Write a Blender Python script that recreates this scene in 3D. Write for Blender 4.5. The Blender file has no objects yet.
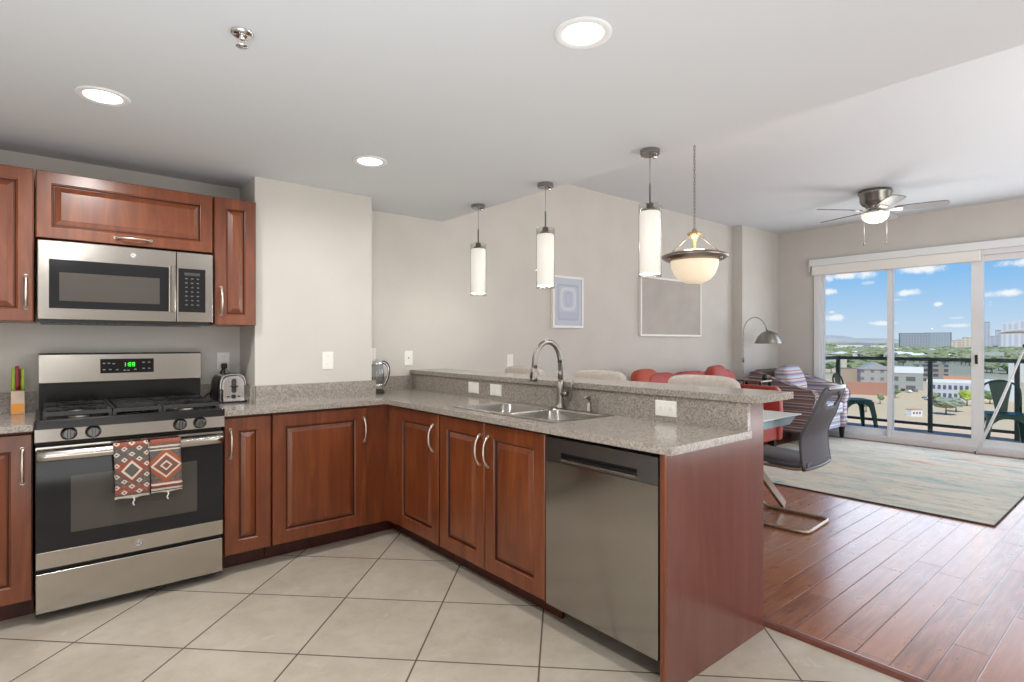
import bpy, bmesh, math, random
from mathutils import Vector, Matrix
random.seed(7)
S = bpy.context.scene
COL = S.collection
PI = math.pi

# ------------------------------------------------------------------ camera
FPX, HORIZON, EYE, YAW = 556.0, 342.4, 1.28, math.radians(50.16)
cam_d = bpy.data.cameras.new('camera')
cam_d.sensor_width = 36.0
cam_d.lens = FPX / 1024.0 * 36.0
cam_d.shift_y = (HORIZON - 341.0) / 1024.0
cam_d.clip_start = 0.05
cam_d.clip_end = 20000
cam = bpy.data.objects.new('camera', cam_d)
COL.objects.link(cam)
cam.location = (0, 0, EYE)
cam.rotation_euler = (PI / 2, 0, YAW - PI / 2)
S.camera = cam

# ------------------------------------------------------------------ view
S.view_settings.view_transform = 'Standard'
S.view_settings.look = 'None'
S.view_settings.exposure = 0.0
S.view_settings.gamma = 1.0
S.view_settings.use_curve_mapping = False
try:
    S.cycles.max_bounces = 10
    S.cycles.diffuse_bounces = 5
    S.cycles.glossy_bounces = 4
    S.cycles.transmission_bounces = 6
    S.cycles.transparent_max_bounces = 12
    S.cycles.sample_clamp_indirect = 6.0
    S.cycles.use_denoising = True
    S.cycles.caustics_reflective = False
    S.cycles.caustics_refractive = False
except Exception:
    pass

# ------------------------------------------------------------------ sky
def N(nt, typ, **kw):
    n = nt.nodes.new(typ)
    for k, v in kw.items():
        if k == 'inp':
            for i, val in v.items():
                n.inputs[i].default_value = val
        else:
            setattr(n, k, v)
    return n

def mth(nt, op, a, b=None, c=None):
    n = nt.nodes.new('ShaderNodeMath'); n.operation = op
    for i, v in enumerate((a, b, c)):
        if v is None: continue
        if isinstance(v, (int, float)): n.inputs[i].default_value = v
        else: nt.links.new(v, n.inputs[i])
    return n.outputs[0]

def ramp(nt, fac, stops, interp='LINEAR'):
    n = nt.nodes.new('ShaderNodeValToRGB'); cr = n.color_ramp; cr.interpolation = interp
    while len(cr.elements) < len(stops): cr.elements.new(0.5)
    for e, (p, c) in zip(cr.elements, stops):
        e.position = p; e.color = (c[0], c[1], c[2], 1)
    nt.links.new(fac, n.inputs[0]); return n.outputs[0]

def mixc(nt, fac, a, b, mode='MIX'):
    n = nt.nodes.new('ShaderNodeMix'); n.data_type = 'RGBA'; n.blend_type = mode
    for sock, v in ((n.inputs[0], fac), (n.inputs[6], a), (n.inputs[7], b)):
        if isinstance(v, (int, float)): sock.default_value = v
        elif isinstance(v, tuple): sock.default_value = (v[0], v[1], v[2], 1)
        else: nt.links.new(v, sock)
    return n.outputs[2]

def srgb(r, g, b):
    f = lambda v: v / 12.92 if v <= 0.04045 else ((v + 0.055) / 1.055) ** 2.4
    return (f(r / 255.0), f(g / 255.0), f(b / 255.0))

world = bpy.data.worlds.new('sky'); S.world = world; world.use_nodes = True
wt = world.node_tree; wt.nodes.clear()
tc = N(wt, 'ShaderNodeTexCoord')
sx = N(wt, 'ShaderNodeSeparateXYZ'); wt.links.new(tc.outputs['Generated'], sx.inputs[0])
skyc = ramp(wt, sx.outputs[2], [(0.0, srgb(206, 224, 240)), (0.03, srgb(190, 216, 241)), (0.10, srgb(140, 194, 243)),
                                (0.2, srgb(98, 170, 240)), (0.6, srgb(70, 140, 225)), (1.0, srgb(60, 120, 210))])
# soft summer clouds: (azimuth tangent Y/X, elevation tangent z/X, half width, half height, strength)
CLOUDS_ = [(0.3476, 0.1084, 0.0415, 0.0082, 1.00), (0.2442, 0.1093, 0.0364, 0.0082, 1.00), (0.3748, 0.0842, 0.0155, 0.0058, 0.95),
           (0.2630, 0.0749, 0.0185, 0.0061, 0.95), (0.2242, 0.0561, 0.0083, 0.0041, 0.95), (0.3656, 0.0413, 0.0183, 0.0066, 0.90),
           (0.3702, 0.0506, 0.0077, 0.0042, 0.80), (0.2952, 0.0303, 0.0203, 0.0044, 0.90), (0.2055, 0.0243, 0.0195, 0.0032, 0.70),
           (0.1491, 0.0671, 0.0236, 0.0068, 1.00), (0.1261, 0.1066, 0.0294, 0.0080, 0.90), (0.2792, 0.0652, 0.0132, 0.0023, 0.35),
           (0.2055, 0.0350, 0.0115, 0.0023, 0.50), (0.3159, 0.0944, 0.0112, 0.0032, 0.40), (0.0885, 0.0413, 0.0271, 0.0076, 0.90),
           (0.5286, 0.0798, 0.0791, 0.0151, 0.90), (0.7456, 0.1798, 0.1198, 0.0218, 0.80)]
CLOUDS = [(a, b, c * .8, d * .8, e) for a, b, c, d, e in CLOUDS_]
ux = mth(wt, 'MAXIMUM', sx.outputs[0], 0.05)
uu = mth(wt, 'DIVIDE', sx.outputs[1], ux)
ww = mth(wt, 'DIVIDE', sx.outputs[2], ux)
nz = N(wt, 'ShaderNodeTexNoise', inp={2: 55.0, 3: 5.0, 4: 0.6})
wt.links.new(tc.outputs['Generated'], nz.inputs[0])
nzs = mth(wt, 'MULTIPLY_ADD', nz.outputs[0], 2.6, -1.3)
mask = None
for (cu, cw, ru, rw, st) in CLOUDS:
    a = mth(wt, 'DIVIDE', mth(wt, 'SUBTRACT', uu, cu), ru)
    b = mth(wt, 'DIVIDE', mth(wt, 'SUBTRACT', ww, cw), rw)
    r = mth(wt, 'SQRT', mth(wt, 'ADD', mth(wt, 'MULTIPLY', a, a), mth(wt, 'MULTIPLY', b, b)))
    r = mth(wt, 'ADD', r, nzs)
    q = N(wt, 'ShaderNodeMapRange'); q.interpolation_type = 'SMOOTHSTEP'
    wt.links.new(r, q.inputs[0]); q.inputs[1].default_value = 1.35; q.inputs[2].default_value = 0.35
    q.inputs[3].default_value = 0.0; q.inputs[4].default_value = st
    mask = q.outputs[0] if mask is None else mth(wt, 'MAXIMUM', mask, q.outputs[0])
cl = mixc(wt, mask, skyc, srgb(246, 249, 253))
up = mth(wt, 'GREATER_THAN', sx.outputs[2], -0.004)
cl = mixc(wt, up, srgb(150, 146, 135), cl)
bg = N(wt, 'ShaderNodeBackground', inp={1: 1.0}); wt.links.new(cl, bg.inputs[0])
wo = N(wt, 'ShaderNodeOutputWorld'); wt.links.new(bg.outputs[0], wo.inputs[0])

# ------------------------------------------------------------------ sun and large lights
def light(name, typ, loc, energy, color=(1, 1, 1), rot=(0, 0, 0), **kw):
    d = bpy.data.lights.new(name, typ); d.energy = energy; d.color = color
    for k, v in kw.items(): setattr(d, k, v)
    o = bpy.data.objects.new(name, d); COL.objects.link(o); o.location = loc; o.rotation_euler = rot
    return o
light('sun', 'SUN', (0, 0, 40), 4.3, (1, .96, .9), (math.radians(40), 0, math.radians(-62)), angle=0.009)
# added soft fills behind the camera, where no window is modelled
light('fill_kitchen', 'AREA', (-1.2, -2.2, 1.7), 28, (.97, .985, 1), (math.radians(90), 0, math.radians(-16)), shape='RECTANGLE', size=1.6, size_y=1.5)
light('fill_living', 'AREA', (4.6, -2.25, 1.5), 70, (.98, .99, 1), (math.radians(90), 0, 0), shape='RECTANGLE', size=4.2, size_y=1.9)
light('door_daylight_boost', 'AREA', (8.18, 0.9, 1.25), 62, (.93, .97, 1), (0, math.radians(90), 0), shape='RECTANGLE', size=2.0, size_y=4.2)  # added lamp boosting the daylight at the glass door
light('upfill_kitchen', 'AREA', (-.3, .2, .3), 54, (.95, .975, 1), (PI, 0, 0), shape='RECTANGLE', size=2.2, size_y=2.6)  # added uplight near the floor, standing in for bounce onto the ceiling
light('upfill_living', 'AREA', (4.9, -.9, .45), 62, (.97, .985, 1), (PI, 0, 0), shape='RECTANGLE', size=2.6, size_y=1.6)  # added uplight out of view, brightens the living room ceiling

# ------------------------------------------------------------------ materials
def mat(name, color=(.8, .8, .8), rough=.5, metal=0.0, **kw):
    m = bpy.data.materials.new(name); m.use_nodes = True
    b = m.node_tree.nodes['Principled BSDF']
    b.inputs['Base Color'].default_value = (color[0], color[1], color[2], 1)
    b.inputs['Roughness'].default_value = rough; b.inputs['Metallic'].default_value = metal
    for k, v in kw.items():
        b.inputs[k].default_value = v
    return m

def nodes(m):
    nt = m.node_tree; return nt, nt.nodes['Principled BSDF']

def coords(nt, scale=(1, 1, 1), rot=(0, 0, 0)):
    t = N(nt, 'ShaderNodeTexCoord'); mp = N(nt, 'ShaderNodeMapping')
    mp.inputs['Scale'].default_value = scale; mp.inputs['Rotation'].default_value = rot
    nt.links.new(t.outputs['Object'], mp.inputs[0]); return mp.outputs[0]

def noise(nt, vec, scale, detail=3, rough=.5, dist=0):
    n = N(nt, 'ShaderNodeTexNoise'); n.inputs['Scale'].default_value = scale; n.inputs['Detail'].default_value = detail
    n.inputs['Roughness'].default_value = rough; n.inputs['Distortion'].default_value = dist
    nt.links.new(vec, n.inputs['Vector']); return n.outputs[0]

def bump(nt, b, h, strength=.2, dist=.01):
    n = N(nt, 'ShaderNodeBump'); n.inputs['Strength'].default_value = strength; n.inputs['Distance'].default_value = dist
    nt.links.new(h, n.inputs['Height']); nt.links.new(n.outputs[0], b.inputs['Normal'])

def noisy(name, c1, c2, scale, rough=.5, metal=0, stretch=(1, 1, 1), lo=.35, hi=.65, bmp=0, detail=4, **kw):
    m = mat(name, c1, rough, metal, **kw); nt, b = nodes(m)
    v = coords(nt, stretch); n = noise(nt, v, scale, detail)
    nt.links.new(ramp(nt, n, [(lo, c1), (hi, c2)]), b.inputs['Base Color'])
    if bmp: bump(nt, b, n, bmp, .004)
    return m

def wood_mat(name, c1, c2, c3, rough=.28, stretch=(9, 9, 1), coat=.35):
    m = mat(name, c1, rough); nt, b = nodes(m)
    v = coords(nt, stretch)
    a = noise(nt, v, 1.6, 5, .6, 1.2); f = noise(nt, v, 9, 4, .7, .4)
    big = noise(nt, coords(nt, (1, 1, .6)), 2.2, 2)
    c = ramp(nt, a, [(.3, c1), (.52, c2), (.72, c3)])
    c = mixc(nt, mth(nt, 'MULTIPLY', f, .22), c, c1)
    c = mixc(nt, mth(nt, 'MULTIPLY', big, .35), c, c2)
    nt.links.new(c, b.inputs['Base Color'])
    b.inputs['Coat Weight'].default_value = coat; b.inputs['Coat Roughness'].default_value = .26
    return m

M = {}
M['wall'] = noisy('wall_paint', srgb(205, 201, 194), srgb(201, 197, 190), 3, .85)
M['ceiling'] = mat('ceiling_paint', srgb(212, 216, 220), .95)
M['white_trim'] = mat('white_trim', srgb(232, 233, 234), .45)
M['cherry'] = wood_mat('cherry_wood', srgb(92, 42, 20), srgb(117, 58, 27), srgb(138, 76, 36), rough=.3, coat=.35)
M['glaze'] = mat('dark_glaze', srgb(54, 22, 14), .35)
M['cherry_panel'] = wood_mat('cherry_panel', srgb(98, 54, 45), srgb(110, 63, 53), srgb(120, 71, 60), rough=.2, stretch=(5, 5, .7))
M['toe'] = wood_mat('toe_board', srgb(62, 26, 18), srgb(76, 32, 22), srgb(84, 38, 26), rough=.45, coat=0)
M['cab_in'] = mat('cabinet_side', srgb(92, 42, 28), .5)
M['nickel'] = mat('satin_nickel', srgb(226, 219, 209), .33, 1.0)
M['emblem'] = mat('emblem_metal', srgb(222, 222, 222), .35, .2)
M['dark_chrome'] = mat('dark_chrome', srgb(158, 157, 155), .2, 1.0)
M['chrome'] = mat('chrome', srgb(225, 225, 225), .08, 1.0)
M['faucet'] = mat('brushed_nickel', srgb(146, 141, 134), .36, 1.0)
M['bronze'] = mat('pewter_metal', srgb(150, 138, 128), .3, 1.0)
M['black'] = mat('black_plastic', srgb(22, 22, 23), .35)
M['blackgloss'] = mat('black_glass', srgb(34, 34, 36), .08, 0, **{'Specular IOR Level': .3})
M['oven_window'] = mat('oven_window', srgb(78, 74, 70), .1, 0, **{'Specular IOR Level': .3})
M['iron'] = mat('cast_iron', srgb(34, 34, 35), .42)
M['enamel'] = mat('black_enamel', srgb(30, 30, 31), .16)
M['white_plastic'] = mat('white_plastic', srgb(238, 236, 230), .4)
M['keymark'] = mat('keypad_marking', srgb(96, 96, 95), .6)
M['slot'] = mat('socket_slot', srgb(60, 58, 55), .6)
M['mark'] = mat('grey_marking', srgb(150, 150, 148), .6)

def steel(name, c, rough=.2, sc=(1, 1, 120)):
    m = mat(name, c, rough, 1.0); nt, b = nodes(m)
    n = noise(nt, coords(nt, sc), 4, 3)
    nt.links.new(mth(nt, 'MULTIPLY_ADD', n, .05, rough - .025), b.inputs['Roughness'])
    return m
M['steel'] = steel('stainless_steel', srgb(182, 176, 169), .18)
M['dark_steel'] = steel('slate_steel', srgb(160, 157, 152), .15, (120, 120, 1))
M['sink'] = steel('sink_steel', srgb(168, 165, 160), .3, (60, 2, 2))

def granite(name, a, b_, c):
    m = mat(name, a, .16); nt, b = nodes(m); v = coords(nt)
    vo = N(nt, 'ShaderNodeTexVoronoi'); vo.inputs['Scale'].default_value = 170; nt.links.new(v, vo.inputs['Vector'])
    n1 = noise(nt, v, 110, 3, .7); n2 = noise(nt, v, 14, 4, .6)
    vo2 = N(nt, 'ShaderNodeTexVoronoi'); vo2.inputs['Scale'].default_value = 95; nt.links.new(v, vo2.inputs['Vector'])
    sp = N(nt, 'ShaderNodeSeparateColor'); nt.links.new(vo2.outputs['Color'], sp.inputs[0])
    c1 = ramp(nt, n1, [(.34, b_), (.5, a), (.66, c)])
    c1 = mixc(nt, mth(nt, 'MULTIPLY', mth(nt, 'GREATER_THAN', sp.outputs[0], .86), .5), c1, b_)
    c1 = mixc(nt, mth(nt, 'MULTIPLY', mth(nt, 'GREATER_THAN', sp.outputs[1], .88), .45), c1, c)
    c1 = mixc(nt, mth(nt, 'MULTIPLY', n2, .35), c1, a)
    nt.links.new(c1, b.inputs['Base Color'])
    return m
M['granite'] = granite('speckled_granite', srgb(153, 145, 136), srgb(116, 107, 99), srgb(180, 172, 163))

# kitchen floor: big beige tiles laid on the diagonal, dark grout
def tile_mat():
    m = mat('floor_tile', srgb(186, 176, 160), .3); nt, b = nodes(m); v = coords(nt)
    s = N(nt, 'ShaderNodeSeparateXYZ'); nt.links.new(v, s.inputs[0])
    r2 = 1 / math.sqrt(2)
    u = mth(nt, 'MULTIPLY', mth(nt, 'ADD', s.outputs[0], s.outputs[1]), r2)
    w = mth(nt, 'MULTIPLY', mth(nt, 'SUBTRACT', s.outputs[1], s.outputs[0]), r2)
    fs = []; ids = []
    for t, off, TS in ((u, .17, .506), (w, .09, .496)):
        q = mth(nt, 'DIVIDE', mth(nt, 'SUBTRACT', t, off), TS)
        ids.append(mth(nt, 'FLOOR', q))
        f = mth(nt, 'ABSOLUTE', mth(nt, 'SUBTRACT', mth(nt, 'FRACT', q), .5))
        fs.append(f)
    d = mth(nt, 'MAXIMUM', fs[0], fs[1])
    g = N(nt, 'ShaderNodeMapRange'); nt.links.new(d, g.inputs[0]); g.inputs[1].default_value = .4905; g.inputs[2].default_value = .4945
    cb = N(nt, 'ShaderNodeCombineXYZ'); nt.links.new(ids[0], cb.inputs[0]); nt.links.new(ids[1], cb.inputs[1])
    wn = N(nt, 'ShaderNodeTexWhiteNoise'); nt.links.new(cb.outputs[0], wn.inputs[0])
    n1 = noise(nt, v, 3.0, 5, .6, .6); n2 = noise(nt, v, 12, 5, .65)
    c = ramp(nt, n1, [(.3, srgb(194, 185, 171)), (.5, srgb(186, 176, 161)), (.7, srgb(175, 165, 149))])
    c = mixc(nt, mth(nt, 'MULTIPLY', ramp(nt, n2, [(.45, (0, 0, 0)), (.75, (1, 1, 1))]), .5), c, srgb(160, 149, 132))
    vn = noise(nt, v, 5, 7, .75, 1.5)
    c = mixc(nt, ramp(nt, vn, [(.60, (0, 0, 0)), (.66, (.5, .5, .5)), (.72, (0, 0, 0))]), c, srgb(204, 197, 184))
    c = mixc(nt, mth(nt, 'MULTIPLY', wn.outputs[0], .18), c, srgb(200, 192, 178))
    c = mixc(nt, g.outputs[0], c, srgb(92, 80, 68))
    nt.links.new(c, b.inputs['Base Color'])
    nt.links.new(mth(nt, 'MULTIPLY_ADD', g.outputs[0], .5, .3), b.inputs['Roughness'])
    bump(nt, b, mth(nt, 'SUBTRACT', mth(nt, 'MULTIPLY', n2, .12), g.outputs[0]), .35, .002)
    return m
M['tile'] = tile_mat()

# living room floor: hand-scraped dark wood planks running towards the window
def plank_mat():
    m = mat('plank_floor', srgb(120, 62, 42), .2); nt, b = nodes(m); v = coords(nt)
    s = N(nt, 'ShaderNodeSeparateXYZ'); nt.links.new(v, s.inputs[0])
    q = mth(nt, 'DIVIDE', mth(nt, 'SUBTRACT', s.outputs[1], .49), .1225)
    row = mth(nt, 'FLOOR', q); fy = mth(nt, 'FRACT', q)
    wn = N(nt, 'ShaderNodeTexWhiteNoise'); wn.noise_dimensions = '1D'; nt.links.new(row, wn.inputs['W'])
    px_ = mth(nt, 'ADD', mth(nt, 'DIVIDE', s.outputs[0], 1.22), wn.outputs[0])
    pl = mth(nt, 'FLOOR', px_); fx = mth(nt, 'FRACT', px_)
    ey = mth(nt, 'ABSOLUTE', mth(nt, 'SUBTRACT', fy, .5)); ex = mth(nt, 'ABSOLUTE', mth(nt, 'SUBTRACT', fx, .5))
    g1 = N(nt, 'ShaderNodeMapRange'); nt.links.new(ey, g1.inputs[0]); g1.inputs[1].default_value = .468; g1.inputs[2].default_value = .492
    g2 = N(nt, 'ShaderNodeMapRange'); nt.links.new(ex, g2.inputs[0]); g2.inputs[1].default_value = .4968; g2.inputs[2].default_value = .4992
    g = mth(nt, 'MAXIMUM', g1.outputs[0], g2.outputs[0])
    cb = N(nt, 'ShaderNodeCombineXYZ'); nt.links.new(row, cb.inputs[0]); nt.links.new(pl, cb.inputs[1])
    w2 = N(nt, 'ShaderNodeTexWhiteNoise'); nt.links.new(cb.outputs[0], w2.inputs[0])
    gv = coords(nt, (1.5, 16, 1)); n1 = noise(nt, gv, 2.5, 4, .55, 0)
    n2 = noise(nt, coords(nt, (2.5, 6, 1)), 3, 1)
    c = ramp(nt, n1, [(.3, srgb(104, 58, 34)), (.5, srgb(134, 78, 49)), (.7, srgb(160, 102, 70))])
    c = mixc(nt, mth(nt, 'MULTIPLY', w2.outputs[0], .6), c, srgb(168, 108, 76))
    c = mixc(nt, mth(nt, 'MULTIPLY', g, .7), c, srgb(74, 36, 26))
    nt.links.new(c, b.inputs['Base Color'])
    nt.links.new(mth(nt, 'MULTIPLY_ADD', n2, .16, .22), b.inputs['Roughness'])
    b.inputs['Coat Weight'].default_value = .7; b.inputs['Coat Roughness'].default_value = .2; b.inputs['Coat IOR'].default_value = 1.5; b.inputs['Specular IOR Level'].default_value = .3
    h = mth(nt, 'SUBTRACT', mth(nt, 'MULTIPLY', n2, .25), mth(nt, 'MULTIPLY', g, 1.3))
    bump(nt, b, h, .3, .004)
    nt.links.new(b.inputs['Normal'].links[0].from_socket, b.inputs['Coat Normal'])
    return m
M['plank'] = plank_mat()

def rug_mat():
    m = mat('rug_weave', srgb(200, 195, 182), .95); nt, b = nodes(m)
    v = coords(nt, (1.9, .55, 1)); va = coords(nt, (3.6, .9, 1))
    n1 = noise(nt, v, 2.4, 8, .72, .5); n2 = noise(nt, va, 2.2, 8, .75, .4); n3 = noise(nt, coords(nt, (1.6, .4, 1)), 1.7, 5, .65, .3)
    c = ramp(nt, n1, [(.30, srgb(120, 136, 138)), (.40, srgb(168, 180, 174)), (.5, srgb(196, 190, 176)), (.62, srgb(206, 198, 182)), (.74, srgb(200, 176, 144))])
    c = mixc(nt, ramp(nt, n2, [(.55, (0, 0, 0)), (.70, (.7, .7, .7))]), c, srgb(142, 158, 154))
    c = mixc(nt, ramp(nt, n3, [(.62, (0, 0, 0)), (.72, (.8, .8, .8))]), c, srgb(196, 120, 98))
    n4 = noise(nt, coords(nt, (5, 1.6, 1)), 3, 7, .78)
    c = mixc(nt, ramp(nt, n4, [(.54, (0, 0, 0)), (.68, (.75, .75, .75))]), c, srgb(108, 114, 118))
    nt.links.new(c, b.inputs['Base Color'])
    bump(nt, b, noise(nt, coords(nt), 400, 2), .3, .003)
    return m
M['rug'] = rug_mat()
M['rug_edge'] = mat('rug_binding', srgb(70, 74, 80), .9)

def stripes(name, cols, axis, period, rough=.9):
    m = mat(name, cols[0], rough); nt, b = nodes(m); v = coords(nt)
    s = N(nt, 'ShaderNodeSeparateXYZ'); nt.links.new(v, s.inputs[0])
    w = noise(nt, v, 30, 2)
    t = mth(nt, 'FRACT', mth(nt, 'ADD', mth(nt, 'DIVIDE', s.outputs[axis], period), mth(nt, 'MULTIPLY', w, .05)))
    k = len(cols)
    c = ramp(nt, t, [(i / k, cols[i]) for i in range(k)], 'CONSTANT')
    nt.links.new(c, b.inputs['Base Color']); return m
LAV, BLU, CRM, BRN, RST = srgb(158, 148, 166), srgb(166, 178, 196), srgb(192, 184, 184), srgb(112, 92, 90), srgb(148, 118, 110)
M['stripe_brown'] = stripes('brown_striped_fabric', [BRN, srgb(118, 96, 92), srgb(176, 164, 160), BRN, RST, srgb(104, 86, 88), srgb(120, 98, 98), LAV], 2, .10)
M['stripe_pillow'] = stripes('lavender_striped_fabric', [LAV, CRM, RST, CRM, BLU, LAV, srgb(130, 110, 130)], 2, .10)
M['stripe_blue'] = stripes('blue_white_striped_fabric', [BLU, srgb(214, 216, 222), BLU, LAV, srgb(206, 206, 214)], 2, .09)
M['brown_fabric'] = mat('brown_fabric', srgb(96, 84, 78), .9)
M['red_leather'] = noisy('red_leather', srgb(170, 72, 64), srgb(158, 62, 56), 8, .36)
M['red_cushion'] = noisy('red_cushion', srgb(178, 84, 78), srgb(166, 72, 66), 9, .65)
M['orange_cushion'] = mat('orange_cushion', srgb(180, 82, 62), .7)
M['cream_vinyl'] = noisy('cream_vinyl', srgb(188, 180, 172), srgb(178, 170, 161), 40, .55, bmp=.1)
M['mesh'] = noisy('grey_mesh_fabric', srgb(66, 66, 72), srgb(86, 86, 92), 260, .6)
M['seat_grey'] = mat('grey_vinyl', srgb(74, 74, 80), .35)
M['glass_top'] = mat('frosted_glass', srgb(236, 242, 240), .12)
M['glass_edge'] = mat('glass_underside', srgb(172, 200, 212), .2)
M['beige_leg'] = mat('champagne_metal', srgb(176, 160, 142), .3, .8)
M['lamp_steel'] = mat('lamp_steel', srgb(150, 147, 140), .32, 1.0)
M['disc'] = mat('grey_disc_shade', srgb(150, 150, 146), .5)
M['balcony'] = noisy('balcony_concrete', srgb(190, 168, 146), srgb(180, 158, 136), 6, .9)
M['rail'] = mat('railing_paint', srgb(62, 72, 70), .5)
M['green_metal'] = mat('green_painted_metal', srgb(20, 66, 56), .4)

def emis(name, col, st, base=None):
    m = mat(name, base or col, .4); b = m.node_tree.nodes['Principled BSDF']
    b.inputs['Emission Color'].default_value = (*col, 1); b.inputs['Emission Strength'].default_value = st
    return m
M['led'] = emis('downlight_lens', (1, .985, .95), 6)
M['frost'] = emis('frosted_shade', (1, .955, .90), .52, srgb(240, 236, 228))
M['bowl'] = emis('alabaster_bowl', (1, .86, .66), .36, srgb(236, 220, 190))
M['fanlight'] = emis('fan_light_glass', (1, .93, .80), .75, srgb(240, 232, 214))
M['digits'] = emis('green_digits', (.1, 1, .12), .7)

def clear(name, tint=(1, 1, 1), gloss=.08, rough=.02):
    m = bpy.data.materials.new(name); m.use_nodes = True; nt = m.node_tree; nt.nodes.clear()
    t = N(nt, 'ShaderNodeBsdfTransparent'); t.inputs[0].default_value = (*tint, 1)
    g = N(nt, 'ShaderNodeBsdfGlossy'); g.inputs['Roughness'].default_value = rough
    fr = N(nt, 'ShaderNodeLayerWeight'); fr.inputs[0].default_value = .5
    mx = N(nt, 'ShaderNodeMixShader')
    f = mth(nt, 'MULTIPLY_ADD', mth(nt, 'POWER', fr.outputs['Facing'], 3.0), gloss * 3.5, gloss * .15)
    nt.links.new(f, mx.inputs[0]); nt.links.new(t.outputs[0], mx.inputs[1]); nt.links.new(g.outputs[0], mx.inputs[2])
    o = N(nt, 'ShaderNodeOutputMaterial'); nt.links.new(mx.outputs[0], o.inputs[0]); return m
M['pane'] = clear('window_glass', (.985, .99, .985), .008)
M['clear_glass'] = clear('clear_shade_glass', (.93, .93, .92), .12)
M['kettle_glass'] = clear('kettle_glass', (.72, .74, .76), .5)
M['acrylic'] = mat('frosted_acrylic', srgb(214, 190, 170), .25)

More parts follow.
